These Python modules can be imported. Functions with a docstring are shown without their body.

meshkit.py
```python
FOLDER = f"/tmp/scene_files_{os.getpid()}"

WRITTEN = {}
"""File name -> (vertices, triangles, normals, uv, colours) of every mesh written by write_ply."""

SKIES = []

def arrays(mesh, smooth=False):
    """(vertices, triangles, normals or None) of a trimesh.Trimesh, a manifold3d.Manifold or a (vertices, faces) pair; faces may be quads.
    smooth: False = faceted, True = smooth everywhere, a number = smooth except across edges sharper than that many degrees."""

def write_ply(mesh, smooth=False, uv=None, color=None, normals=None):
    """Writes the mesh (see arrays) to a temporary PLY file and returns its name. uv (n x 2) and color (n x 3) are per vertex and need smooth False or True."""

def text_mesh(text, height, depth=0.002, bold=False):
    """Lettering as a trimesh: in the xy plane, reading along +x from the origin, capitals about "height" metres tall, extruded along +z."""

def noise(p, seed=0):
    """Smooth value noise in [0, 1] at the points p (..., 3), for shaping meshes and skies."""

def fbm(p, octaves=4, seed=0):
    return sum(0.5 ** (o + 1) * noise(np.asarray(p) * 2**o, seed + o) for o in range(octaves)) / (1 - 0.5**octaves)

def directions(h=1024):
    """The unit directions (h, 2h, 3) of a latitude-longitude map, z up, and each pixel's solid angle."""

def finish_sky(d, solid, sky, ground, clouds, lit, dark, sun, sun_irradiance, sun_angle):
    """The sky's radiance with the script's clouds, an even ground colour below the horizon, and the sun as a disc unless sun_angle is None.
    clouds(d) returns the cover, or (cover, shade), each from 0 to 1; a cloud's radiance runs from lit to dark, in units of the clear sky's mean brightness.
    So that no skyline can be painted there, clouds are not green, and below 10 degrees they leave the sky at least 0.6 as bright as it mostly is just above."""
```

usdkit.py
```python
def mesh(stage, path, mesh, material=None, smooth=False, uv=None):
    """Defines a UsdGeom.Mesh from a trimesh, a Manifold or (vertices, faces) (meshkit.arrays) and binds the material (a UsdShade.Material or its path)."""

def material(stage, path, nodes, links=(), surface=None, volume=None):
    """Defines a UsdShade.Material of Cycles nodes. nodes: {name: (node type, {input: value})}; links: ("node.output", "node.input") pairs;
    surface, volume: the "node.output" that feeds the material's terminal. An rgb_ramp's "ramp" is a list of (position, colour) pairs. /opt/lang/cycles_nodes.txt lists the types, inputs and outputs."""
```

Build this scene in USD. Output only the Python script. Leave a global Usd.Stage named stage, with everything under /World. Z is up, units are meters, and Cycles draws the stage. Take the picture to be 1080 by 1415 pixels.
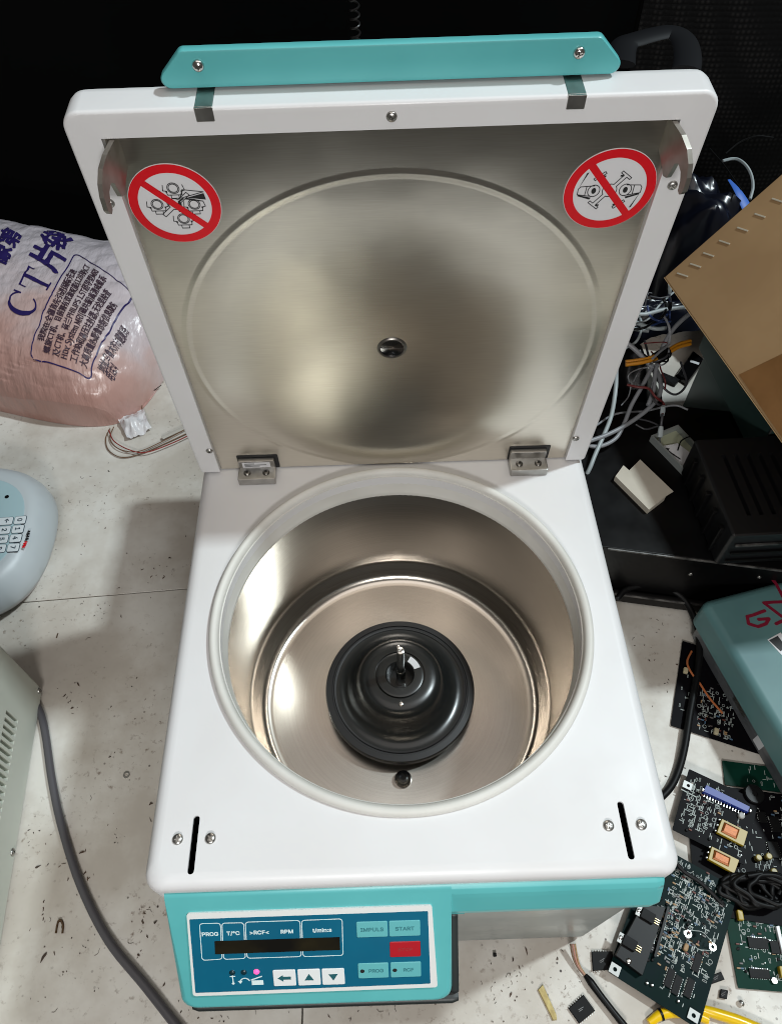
import math, random, glob
import numpy as np, trimesh, manifold3d as m3, shapely
from shapely.geometry import Polygon, LineString, Point, box as sbox, MultiPolygon
from shapely import affinity
from shapely.ops import unary_union
from scipy.spatial.transform import Rotation
from pxr import Usd, UsdGeom, UsdLux, UsdShade, Gf, Sdf
import usdkit, meshkit

stage = Usd.Stage.CreateInMemory()
UsdGeom.SetStageUpAxis(stage, UsdGeom.Tokens.z); UsdGeom.SetStageMetersPerUnit(stage, 1.0)
UsdGeom.Xform.Define(stage, '/World'); UsdGeom.Scope.Define(stage, '/World/Looks')

# ------------------------------------------------------------------ camera
H = 0.39                                             # top deck of the machine above the table
CAM = np.array([-0.0166, -0.1232, 0.7048 + H])
ROT = Rotation.from_euler('xyz', [0.64296, 0.02014, -0.02697]).as_matrix()
F, PX, PY = 1035.86, 525.05, 686.39                  # focal length and principal point, in pixels of a 1080 x 1415 picture
cam = UsdGeom.Camera.Define(stage, '/World/camera')
M = np.eye(4); M[:3, :3] = ROT.T; M[3, :3] = CAM
cam.AddTransformOp().Set(Gf.Matrix4d(M.tolist()))
AP = 36.0
cam.CreateHorizontalApertureAttr(AP); cam.CreateVerticalApertureAttr(AP * 1415 / 1080)
cam.CreateFocalLengthAttr(F / 1080 * AP)
cam.CreateHorizontalApertureOffsetAttr((540 - PX) / 1080 * AP)
cam.CreateVerticalApertureOffsetAttr(-(707.5 - PY) / 1080 * AP)
cam.CreateClippingRangeAttr(Gf.Vec2f(0.01, 50)); cam.CreateExposureAttr(0.0)

# ------------------------------------------------------------------ light
def rect_light(name, pos, target, w, h, color, intensity):
    l = UsdLux.RectLight.Define(stage, '/World/' + name)
    z = np.array(pos, float) - np.array(target, float); z /= np.linalg.norm(z)
    x = np.cross([0, 1, 0.001], z); x /= np.linalg.norm(x); y = np.cross(z, x)
    m = np.eye(4); m[0, :3], m[1, :3], m[2, :3], m[3, :3] = x, y, z, pos
    l.AddTransformOp().Set(Gf.Matrix4d(m.tolist()))
    l.CreateWidthAttr(w); l.CreateHeightAttr(h); l.CreateColorAttr(Gf.Vec3f(*color)); l.CreateIntensityAttr(intensity)
    return l
rect_light('window_lamp', (2.46, 0.88, 4.5), (0.05, 0.35, 0.3), 0.30, 0.20, (0.84, 0.96, 1.0), 940)
rect_light('bench_lamp', (0.04, -1.12, 1.20), (0, 0.3, 0.5), 0.40, 0.18, (1.0, 0.985, 0.965), 68)
rect_light('ceiling_panel', (0.0, -0.1, 2.75), (0, 0, 0), 2.0, 1.6, (1.0, 0.93, 0.87), 1.25)
dome = UsdLux.DomeLight.Define(stage, '/World/room_light')
dm = usdkit.material(stage, '/World/Looks/room_air', {'b': ('background_shader', {'color': (1.0, 0.92, 0.84), 'strength': 0.08})}, [], surface='b.background')
UsdShade.MaterialBindingAPI.Apply(dome.GetPrim()).Bind(dm)

# ------------------------------------------------------------------ helpers
def ray(u, v):
    d = ROT @ np.array([(u - PX) / F, -(v - PY) / F, -1.0]); return d
def at(u, v, z=0.0):
    d = ray(u, v); t = (z - CAM[2]) / d[2]; return CAM + t * d
def at2(pts, z=0.0): return np.array([at(u, v, z)[:2] for u, v in pts])
def S(r, g, b):
    f = lambda c: (c / 255) / 12.92 if c <= 10 else (((c / 255) + 0.055) / 1.055) ** 2.4
    return (f(r), f(g), f(b))

USED = {}
def path_for(name, parent):
    base = parent.GetPath().pathString if parent is not None else '/World'
    k = USED.get((base, name), -1) + 1; USED[(base, name)] = k
    return f'{base}/{name}' if k == 0 else f'{base}/{name}_{k:03d}'
def data(p, **kw):
    for k, v in kw.items():
        if v is not None: p.SetCustomDataByKey(k, v)
    return p
def thing(name, label, cat, group=None, loc=None):
    x = UsdGeom.Xform.Define(stage, path_for(name, None))
    return data(x.GetPrim(), label=label, category=cat, group=group)
def obj(name, mesh, mat, parent=None, smooth=30, label=None, cat=None, group=None, kind=None):
    if isinstance(mesh, (list, tuple)) and len(mesh) and not isinstance(mesh[0], np.ndarray):
        mesh = cat_mesh(mesh)
    p = usdkit.mesh(stage, path_for(name, parent), mesh, mat, smooth=smooth).GetPrim()
    return data(p, label=label, category=cat, group=group, kind=kind)
def tm(m):
    if isinstance(m, m3.Manifold):
        q = m.to_mesh(); return trimesh.Trimesh(q.vert_properties[:, :3], q.tri_verts, process=False)
    return m
def cat_mesh(ms): return trimesh.util.concatenate([tm(m) for m in ms])
def mani(t):
    t = t.copy(); t.merge_vertices()
    return m3.Manifold(m3.Mesh(np.asarray(t.vertices, np.float32), np.asarray(t.faces, np.uint32)))
def xf(m, A, o=(0, 0, 0)):
    t = tm(m).copy(); t.vertices = np.asarray(t.vertices) @ np.asarray(A, float).T + np.asarray(o, float)
    if np.linalg.det(A) < 0: t.faces = t.faces[:, ::-1]
    return t
def shift(m, o):
    t = tm(m).copy(); t.vertices = np.asarray(t.vertices) + np.asarray(o, float); return t
def rotz(a): c, s = math.cos(a), math.sin(a); return np.array([[c, -s, 0], [s, c, 0], [0, 0, 1.0]])
def rrect(x0, x1, y0, y1, r, n=6):
    if r <= 0: return sbox(x0, y0, x1, y1)
    return sbox(x0 + r, y0 + r, x1 - r, y1 - r).buffer(r, quad_segs=n)
def ext(poly, h, z=0.0):
    gs = [g for g in getattr(poly, 'geoms', [poly]) if g.area > 1e-12]
    m = trimesh.util.concatenate([trimesh.creation.extrude_polygon(g, h, engine='earcut') for g in gs])
    m.apply_translation([0, 0, z]); return m
def loft(layers):
    """convex hull of (shapely polygon, z) layers"""
    pts = np.vstack([np.c_[np.array(p.exterior.coords)[:-1], np.full(len(p.exterior.coords) - 1, z)] for p, z in layers])
    return trimesh.convex.convex_hull(pts)
def rbox(x0, x1, y0, y1, z0, z1, b=0.002, r=None):
    """box with bevelled edges; r rounds the upright corners"""
    r = b * 1.5 if r is None else r
    q = lambda d: rrect(x0 + d, x1 - d, y0 + d, y1 - d, max(r - d, 0.0003), 4)
    return loft([(q(b), z0), (q(b * .3), z0 + b * .3), (q(0), z0 + b), (q(0), z1 - b), (q(b * .3), z1 - b * .3), (q(b), z1)])
def lathe(prof, n=96):
    return trimesh.creation.revolve(np.array(prof, float), sections=n)
def spline(pts, n=8):
    p = np.array(pts, float); p = np.vstack([2 * p[0] - p[1], p, 2 * p[-1] - p[-2]]); out = []
    for i in range(1, len(p) - 2):
        for t in np.linspace(0, 1, n, endpoint=False):
            a, b, c, d = p[i - 1], p[i], p[i + 1], p[i + 2]
            out.append(.5 * (2 * b + (c - a) * t + (2 * a - 5 * b + 4 * c - d) * t * t + (3 * b - a - 3 * c + d) * t ** 3))
    return np.array(out + [p[-2]])
def tube(pts, r, n=8, sub=8, flat=1.0):
    c = spline(pts, sub) if sub else np.array(pts, float); t = np.gradient(c, axis=0); t /= np.linalg.norm(t, axis=1)[:, None]
    u = np.cross(t[0], [0, 0, 1.0]); u = u / np.linalg.norm(u) if np.linalg.norm(u) > 1e-6 else np.array([1., 0, 0])
    rr = np.broadcast_to(np.asarray(r, float), (len(c),)) if np.ndim(r) == 0 else np.interp(np.linspace(0, 1, len(c)), np.linspace(0, 1, len(r)), r)
    V, Fc = [], []
    for i in range(len(c)):
        u = u - t[i] * (u @ t[i]); u /= np.linalg.norm(u); w = np.cross(t[i], u)
        for k in range(n):
            a = 2 * math.pi * k / n; V.append(c[i] + rr[i] * (math.cos(a) * u + math.sin(a) * w * flat))
    for i in range(len(c) - 1):
        for k in range(n):
            a, b = i * n + k, i * n + (k + 1) % n; Fc += [[a, b + n, b], [a, a + n, b + n]]
    V += [c[0], c[-1]]; e = (len(c) - 1) * n
    for k in range(n): Fc += [[len(V) - 2, k, (k + 1) % n], [len(V) - 1, e + (k + 1) % n, e + k]]
    m = trimesh.Trimesh(np.array(V), np.array(Fc), process=False)
    if m.volume < 0: m.faces = m.faces[:, ::-1]
    return m
_fonts = {}
def text_shape(s, h, cjk=False, bold=0):
    """lettering as a flat shape, centred on the origin, capitals about h tall"""
    from PIL import Image, ImageDraw, ImageFont
    key = 'Noto Sans CJK Regular.woff2' if cjk else 'Inter.woff2'
    if key not in _fonts: _fonts[key] = ImageFont.truetype(glob.glob('/opt/blender-*/*/datafiles/fonts/' + key)[0], 64)
    f = _fonts[key]; x0, y0, x1, y1 = f.getbbox(s, anchor='ls', stroke_width=bold)
    im = Image.new('L', (int(x1 - x0 + 8), int(y1 - y0 + 8)))
    ImageDraw.Draw(im).text((4 - x0, 4 - y0), s, 255, font=f, anchor='ls', stroke_width=bold)
    on = np.pad(np.asarray(im) > 127, ((0, 0), (1, 1))).astype(np.int8)
    r, a = np.nonzero(np.diff(on, axis=1) == 1); b = np.nonzero(np.diff(on, axis=1) == -1)[1]
    g = shapely.union_all(shapely.box(a, -r - 1, b, -r)).buffer(.6).buffer(-.6).simplify(.8)
    k = h / 47.0; g = affinity.scale(g, k, k, origin=(0, 0)); bx = g.bounds
    return affinity.translate(g, -(bx[0] + bx[2]) / 2, -(bx[1] + bx[3]) / 2)
def fl(a): return [a] if not isinstance(a, list) else a

# ------------------------------------------------------------------ materials
def pm(name, col, rough=.5, metal=0.0, col2=None, scale=20., detail=4., lo=.35, hi=.65, bump=0.0, bscale=200., dist=.0005, stretch=(1, 1, 1), rvar=0.0, **kw):
    nodes = {'p': ('principled_bsdf', dict(base_color=col, roughness=rough, metallic=metal, **kw)), 'g': ('geometry', {})}
    links = []
    vec = 'g.position'
    if stretch != (1, 1, 1):
        nodes['mp'] = ('mapping', {'scale': stretch}); links.append(('g.position', 'mp.vector')); vec = 'mp.vector'
    if col2 is not None:
        nodes['n'] = ('noise_texture', {'scale': scale, 'detail': detail}); links.append((vec, 'n.vector'))
        nodes['r'] = ('rgb_ramp', {'ramp': [(0, col), (lo, col), (hi, col2), (1, col2)]}); links += [('n.fac', 'r.fac'), ('r.color', 'p.base_color')]
    if rvar:
        nodes['n3'] = ('noise_texture', {'scale': 14.0, 'detail': 5.0}); links.append((vec, 'n3.vector'))
        nodes['mr'] = ('map_range', {'from_min': .3, 'from_max': .7, 'to_min': rough - rvar, 'to_max': rough + rvar}); links += [('n3.fac', 'mr.value'), ('mr.result', 'p.roughness')]
    if bump:
        nodes['n2'] = ('noise_texture', {'scale': bscale, 'detail': 3.0}); links.append((vec, 'n2.vector'))
        nodes['b'] = ('bump', {'strength': bump, 'distance': dist}); links += [('n2.fac', 'b.height'), ('b.normal', 'p.normal')]
    return usdkit.material(stage, '/World/Looks/' + name, nodes, links, surface='p.BSDF')

white = pm('white_enamel', S(210, 210, 211), .42, col2=S(204, 203, 203), scale=6, bump=.08, bscale=420, rvar=.12)
rubber_white = pm('grey_gasket', S(206, 205, 200), .55, col2=S(194, 193, 187), scale=14, bump=.05, bscale=300)
teal = pm('teal_enamel', S(91, 175, 176), .38, col2=S(82, 165, 167), scale=9, bump=.10, bscale=700, dist=.0003)
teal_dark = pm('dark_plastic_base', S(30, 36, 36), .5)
grey_panel = pm('grey_sheet_panel', S(150, 156, 154), .32, .25, col2=S(128, 134, 132), scale=7, rvar=.08)
black = pm('black_plastic', S(10, 10, 11), .42, bump=.05, bscale=500, specular_ior_level=.22)
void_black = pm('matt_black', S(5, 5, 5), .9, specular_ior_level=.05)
blackgloss = pm('black_gloss', S(9, 9, 10), .14)
hubmat = pm('black_hub', S(24, 26, 26), .28, bump=.04, bscale=260, rvar=.06)
rim_rubber = pm('hub_rim_rubber', S(14, 13, 15), .55)
chrome = pm('bright_steel', (.62, .61, .59), .18, 1.0)
zinc = pm('dull_zinc', (.46, .45, .43), .34, 1.0, col2=(.36, .35, .33), scale=60, rvar=.06)
darksteel = pm('dark_steel', (.24, .23, .21), .34, 1.0, col2=(.16, .15, .14), scale=50)
panel_blue = pm('panel_blue', S(0, 94, 122), .36, col2=S(0, 87, 115), scale=12, rvar=.05)
key_teal = pm('key_teal', S(92, 168, 172), .42)
key_red = pm('key_red', S(166, 16, 30), .42)
key_white = pm('key_white', S(214, 218, 218), .40)
print_white = pm('print_white', S(205, 222, 222), .5)
print_blue = pm('print_dark_teal', S(22, 84, 92), .5)
print_black = pm('print_black', S(22, 22, 24), .5)
rim_white = pm('panel_rim', S(212, 214, 212), .4)
sign_red = pm('sign_red', S(206, 14, 28), .32, col2=S(196, 12, 26), scale=25)
sign_white = pm('sign_white', S(206, 206, 208), .36)
display_mat = pm('display_glass', S(14, 13, 10), .12, col2=S(34, 30, 16), scale=22)
led_pink = usdkit.material(stage, '/World/Looks/led_lit', {'p': ('principled_bsdf', dict(base_color=S(240, 60, 130), roughness=.3, emission_color=(1.0, .10, .32), emission_strength=1.3))}, [], surface='p.BSDF')
led_off = pm('led_off', S(12, 44, 52), .25)

def steel(name, col, rough, tangent, aniso=.6, wav=.25, gscale=(1, 1, 1), grain=.35):
    """brushed stainless: tangent 'ring' brushes round the bowl's axis, 'x' along x"""
    nodes = {'g': ('geometry', {}), 'p': ('principled_bsdf', dict(base_color=col, metallic=1.0, roughness=rough, anisotropic=aniso)),
             'mp': ('mapping', {'scale': gscale}), 'n': ('noise_texture', {'scale': 1.0, 'detail': 3.0, 'roughness': .5}),
             'w': ('noise_texture', {'scale': 7.0, 'detail': 2.0}),
             'r': ('map_range', {'from_min': .25, 'from_max': .75, 'to_min': rough - .006, 'to_max': rough + .008}),
             'mx': ('math', {'math_type': 'multiply_add', 'value2': grain * .02}), 'b': ('bump', {'strength': wav, 'distance': .012})}
    links = [('g.position', 'w.vector'), ('n.fac', 'r.value'), ('r.result', 'p.roughness'), ('n.fac', 'mx.value1'), ('w.fac', 'mx.value3'), ('mx.value', 'b.height'), ('b.normal', 'p.normal')]
    if tangent == 'ring':
        nodes['o'] = ('mapping', {'location': (0, -CY, 0)}); nodes['s'] = ('separate_xyz', {}); nodes['ng'] = ('math', {'math_type': 'multiply', 'value2': -1.0}); nodes['c'] = ('combine_xyz', {'z': 0.0})
        nodes['xx'] = ('math', {'math_type': 'multiply'}); nodes['yy'] = ('math', {'math_type': 'multiply'}); nodes['ad'] = ('math', {'math_type': 'add'}); nodes['sq'] = ('math', {'math_type': 'sqrt'}); nodes['cc'] = ('combine_xyz', {'y': 0.0})
        links += [('g.position', 'o.vector'), ('o.vector', 's.vector'), ('s.y', 'ng.value1'), ('ng.value', 'c.x'), ('s.x', 'c.y'), ('c.vector', 'p.tangent'),
                  ('s.x', 'xx.value1'), ('s.x', 'xx.value2'), ('s.y', 'yy.value1'), ('s.y', 'yy.value2'), ('xx.value', 'ad.value1'), ('yy.value', 'ad.value2'), ('ad.value', 'sq.value1'), ('sq.value', 'cc.x'), ('s.z', 'cc.z'), ('cc.vector', 'mp.vector'), ('mp.vector', 'n.vector')]
    else:
        nodes['c'] = ('combine_xyz', {'x': 1.0, 'y': 0.0, 'z': 0.0}); links += [('c.vector', 'p.tangent'), ('g.position', 'mp.vector'), ('mp.vector', 'n.vector')]
    return usdkit.material(stage, '/World/Looks/' + name, nodes, links, surface='p.BSDF')
CY = 0.2464
bowl_steel = steel('bowl_steel', (.66, .615, .555), .235, 'ring', .5, .04, (900, 1, 900), .04)
lid_steel = steel('lid_steel', (.72, .675, .59), .28, 'x', .5, .22, (40, 1800, 1800), .006)

# ------------------------------------------------------------------ setting: table, dark room
def table_mat():
    nodes = {'g': ('geometry', {}), 'p': ('principled_bsdf', dict(roughness=.48)),
             'a': ('noise_texture', {'scale': 4.5, 'detail': 6.0, 'roughness': .6}), 'ra': ('rgb_ramp', {'ramp': [(0, S(214, 212, 206)), (.40, S(210, 207, 200)), (.57, S(184, 177, 167)), (1, S(150, 139, 128))]}),
             'f': ('noise_texture', {'scale': 95.0, 'detail': 4.0, 'roughness': .7}), 'rf': ('rgb_ramp', {'ramp': [(0, (0, 0, 0)), (.57, (0, 0, 0)), (.70, (1, 1, 1)), (1, (1, 1, 1))]}),
             'm2': ('noise_texture', {'scale': 7.0, 'detail': 3.0}), 'rm': ('rgb_ramp', {'ramp': [(0, (0, 0, 0)), (.42, (0, 0, 0)), (.66, (1, 1, 1)), (1, (1, 1, 1))]}),
             'mul': ('math', {'math_type': 'multiply'}), 'mul2': ('math', {'math_type': 'multiply', 'value2': .85}),
             'mix': ('mix_color', {'b': S(104, 84, 68)}), 'b': ('bump', {'strength': .12, 'distance': .001}), 'n2': ('noise_texture', {'scale': 160.0, 'detail': 4.0}),
             'mr': ('map_range', {'from_min': .3, 'from_max': .7, 'to_min': .36, 'to_max': .62}),
             'sp': ('voronoi_texture', {'scale': 46.0}), 'rs': ('rgb_ramp', {'ramp': [(0, (1, 1, 1)), (.055, (1, 1, 1)), (.085, (0, 0, 0)), (1, (0, 0, 0))]}), 'sm': ('math', {'math_type': 'multiply'}), 'mix2': ('mix_color', {'b': S(58, 48, 42)})}
    links = [('g.position', x + '.vector') for x in ('a', 'f', 'm2', 'n2', 'sp')] + [('a.fac', 'ra.fac'), ('f.fac', 'rf.fac'), ('m2.fac', 'rm.fac'), ('rf.color', 'mul.value1'), ('rm.color', 'mul.value2'), ('mul.value', 'mul2.value1'),
             ('mul2.value', 'mix.fac'), ('ra.color', 'mix.a'), ('sp.distance', 'rs.fac'), ('rs.color', 'sm.value1'), ('rm.color', 'sm.value2'), ('sm.value', 'mix2.fac'), ('mix.result', 'mix2.a'), ('mix2.result', 'p.base_color'), ('n2.fac', 'b.height'), ('b.normal', 'p.normal'), ('a.fac', 'mr.value'), ('mr.result', 'p.roughness')]
    return usdkit.material(stage, '/World/Looks/stained_laminate', nodes, links, surface='p.BSDF')
laminate = table_mat()
darkwall_mat = pm('dark_wall', S(6, 6, 6), .9, col2=S(4, 4, 4), scale=3, specular_ior_level=.1)
floor_mat = pm('dark_floor', S(7, 7, 7), .9, col2=S(4, 4, 4), scale=4, specular_ior_level=.1)
tb = UsdGeom.Xform.Define(stage, path_for('table', None)).GetPrim(); data(tb, kind='structure', label='white stained laminate worktop in three sheets with thin dark seams', category='table')
XL, XR, YB, YF, sl = -1.5, 1.5, 1.42, -0.26, 0.058
YR = 1.13
seam = lambda x: 0.5165 + sl * (x + 0.356)
def slab(pts, name='panel'):
    q = Polygon(pts); return obj(name, loft([(q, -.018), (q, -.0006), (q.buffer(-.0006), 0)]), laminate, tb, smooth=20)
slab([(XL, seam(XL) + .0016), (XR, seam(XR) + .0016), (XR, YR), (.30, YR + .03), (-.30, YB), (XL, YB)])
slab([(XL, YF), (-.1322, YF), (-.1322, seam(-.1322)), (XL, seam(XL))])
slab([(-.1303, YF), (XR, YF), (XR, seam(XR)), (-.1303, seam(-.1303))])
obj('core', rbox(XL + .004, XR - .004, YF + .004, YR - .006, -.05, -.0185, .002), pm('table_core', S(40, 34, 30), .8), tb)
obj('dark_wall', rbox(-3.2, 3.2, 1.95, 2.05, -.8, 2.4, .004), darkwall_mat, kind='structure')
obj('floor', rbox(-3.2, 3.2, -2.2, 1.949, -.84, -.8, .004), floor_mat, kind='structure')

# ------------------------------------------------------------------ the centrifuge
cf = thing('centrifuge', 'large white bench centrifuge with teal trim, open lid and empty steel bowl', 'centrifuge')
HW = 0.2318
def deck_layer(d, z, r=.016): return (rrect(-HW + d, HW - d, -.004 + d, .72 - d, r, 6), z)
cover = loft([deck_layer(0, H - .052), deck_layer(0, H - .013)] + [deck_layer(.013 * (1 - math.cos(a)), H - .013 + .013 * math.sin(a)) for a in np.linspace(.3, math.pi / 2, 6)])
cut = mani(shift(lathe([(0, -.3), (.1875, -.3), (.1875, .05), (0, .05)], 128), (0, CY, H)))
cm = mani(cover) - cut
SL = (.0075, .0552)
for sx in (-.190, .1885):
    cm = cm - mani(shift(cat_mesh([ext(rrect(-.0029, .0029, SL[0], SL[1], .0028), .02)]), (sx, 0, H - .01))) - mani(shift(ext(rrect(-.0056, .0056, SL[0] - .0024, SL[1] + .0024, .004), .0585), (sx, 0, H - .061)))
obj('top_cover', cm, white, cf, smooth=28)
lower = rbox(-.222, .222, -.0145 + .006, .71, .012, H - .0525, .003, .008)
obj('lower_body', mani(lower) - cut, grey_panel, cf, smooth=28)
for fx, fy in ((-.18, .05), (.18, .05), (-.18, .66), (.18, .66)):
    obj('foot', shift(trimesh.creation.cylinder(.02, .0125, sections=24), (fx, fy, .00625)), black, cf)
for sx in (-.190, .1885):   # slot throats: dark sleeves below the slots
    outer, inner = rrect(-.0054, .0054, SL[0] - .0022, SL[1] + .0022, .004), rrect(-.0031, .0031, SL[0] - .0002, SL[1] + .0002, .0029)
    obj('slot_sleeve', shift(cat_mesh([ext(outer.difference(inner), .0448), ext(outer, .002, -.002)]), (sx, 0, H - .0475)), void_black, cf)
gk = [(.1860, -.040), (.1850, -.030), (.1848, -.026), (.1868, -.022), (.1880, -.006), (.1888, .003), (.1905, .0066), (.1935, .0085), (.1965, .0078), (.1985, .0052), (.1993, .0012), (.1990, .0004), (.1876, .0004), (.1874, -.040), (.1860, -.040)]
obj('gasket', shift(lathe(gk, 160), (0, CY, H)), rubber_white, cf, smooth=50)
FLZ, FR, BR = -.2115, .034, .1853
BA_, R1, R2, FLR = math.radians(29), .020, .0165, .160         # wall, blend, cone, fillet, floor
Lc = (BR - FLR - R1 * (1 - math.cos(BA_)) - R2 * math.cos(BA_)) / math.sin(BA_); Z0 = FLZ + R1 * math.sin(BA_) + Lc * math.cos(BA_) + R2 * (1 - math.sin(BA_))
prof = [(BR, z) for z in np.linspace(-.0265, Z0 + .004, 7)] + [(BR - R1 * (1 - math.cos(a)), Z0 - R1 * math.sin(a)) for a in np.linspace(0, BA_, 7)]
prof += [(prof[-1][0] - t * Lc * math.sin(BA_), prof[-1][1] - t * Lc * math.cos(BA_)) for t in (.33, .67)]
prof += [(FLR + R2 * math.cos(a), FLZ + R2 - R2 * math.sin(a)) for a in np.linspace(BA_, math.pi / 2, 14)] + [(.152, FLZ), (.12, FLZ), (.06, FLZ), (0, FLZ)]
back = [(0.0, FLZ - .003), (BR + .0015, FLZ - .003), (BR + .0015, -.0265), (BR, -.0265)]
bm = lathe(prof + back, 192); bm.fix_normals()
obj('bowl', shift(bm, (0, CY, H)), bowl_steel, cf, smooth=45)

# drive hub
hp = [(0, -.2095), (.0865, -.2095), (.0868, -.197), (.0900, -.1965)]
hub = obj('drive_hub', shift(lathe([(0, -.212), (.0865, -.212), (.0868, -.1955), (.080, -.1865), (.0765, -.1868), (.071, -.1862), (.066, -.1835), (.0615, -.179), (.0575, -.1725), (.0545, -.1645), (.0515, -.157), (.0475, -.1512), (.0425, -.1482), (.036, -.1472), (.0302, -.1472), (.0300, -.1496), (.0285, -.1498), (.0282, -.1470), (.0255, -.1462), (.0175, -.1462), (.0165, -.1475), (.0163, -.166), (0, -.166)], 96), (0, CY, H)), hubmat, cf, smooth=35)
obj('rim_disc', shift(lathe([(.0795, -.1895), (.0868, -.197), (.0905, -.1962), (.0925, -.194), (.0925, -.1875), (.0915, -.1858), (.0845, -.1848), (.0838, -.1862), (.0825, -.1862), (.0815, -.1848), (.0795, -.1852), (.0795, -.1895)], 96), (0, CY, H)), rim_rubber, hub, smooth=35)
obj('spindle', shift(lathe([(0, -.1655), (.0062, -.1655), (.0062, -.135), (.0050, -.133), (.0046, -.131), (.0046, -.083), (.0040, -.0805), (.0022, -.0800), (.0020, -.0822), (0, -.0826)], 32), (0.0008, CY, H)), chrome, hub, smooth=35)
def arc_poly(r0, r1, a0, a1, n=10):
    t = np.radians(np.linspace(a0, a1, n)); return Polygon(np.r_[np.c_[r1 * np.cos(t), r1 * np.sin(t)], np.c_[r0 * np.cos(t[::-1]), r0 * np.sin(t[::-1])]])
obj('paper_tag', ext(affinity.translate(arc_poly(.0185, .0262, 18, 58), 0, CY), .0008, H - .1461), sign_white, hub)
def screw(r, h=None, a=0.4, cross=True):
    """pan head with a cross recess, base at z = 0"""
    h = h or r * .55
    head = lathe([(0, -h * .3), (r, -h * .3), (r, h * .25), (r * .92, h * .6), (r * .7, h * .86), (r * .35, h), (0, h)], 20)
    if not cross: return head
    m = mani(head)
    for k in (0, 1):
        b = trimesh.creation.box((r * 1.15, r * .26, h * .9)); b.apply_translation((0, 0, h * .95)); b = xf(b, rotz(a + k * math.pi / 2)); m = m - mani(b)
    return tm(m)
for sy, z in ((.0355, -.1474), (-.0365, -.1474)):
    obj('screw', shift(screw(.0030), (0, CY + sy, H + z)), chrome, hub, smooth=35)
obj('drain_plug', shift(lathe([(0, 0), (.0098, 0), (.0102, .004), (.0088, .0085), (.0062, .0105), (.004, .0108), (.0036, .0088), (0, .0088)], 28), (-.0005, .1415, H + FLZ)), blackgloss, cf, smooth=40)
for i, (x, y) in enumerate(((-.2045, .036), (-.1757, .0358), (.1742, .0352), (.2030, .0352))):
    obj('cover_screw', shift(screw(.0048, .0026, .3 + i * .5), (x, y, H)), zinc, cf, smooth=35)

# hinges
lidA = -0.08765
YH = .4486
for sx in (-.1622, .1612):
    hm = mani(rbox(-.0222, .0222, .4285, .4478, H + .0002, H + .0115, .0012))
    h = obj('hinge', shift(tm(hm), (sx, 0, 0)), zinc, cf)
    for k in (-.0112, .0112):
        obj('screw', shift(xf(screw(.0042, .0024, 0, False), np.eye(3)), (sx + k, .4382, H + .0115)), darksteel, h, smooth=35)
        obj('socket', shift(lathe([(0, 0), (.0018, 0), (.0018, .0003), (0, .0003)], 6), (sx + k, .4382, H + .0139)), blackgloss, h)

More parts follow.
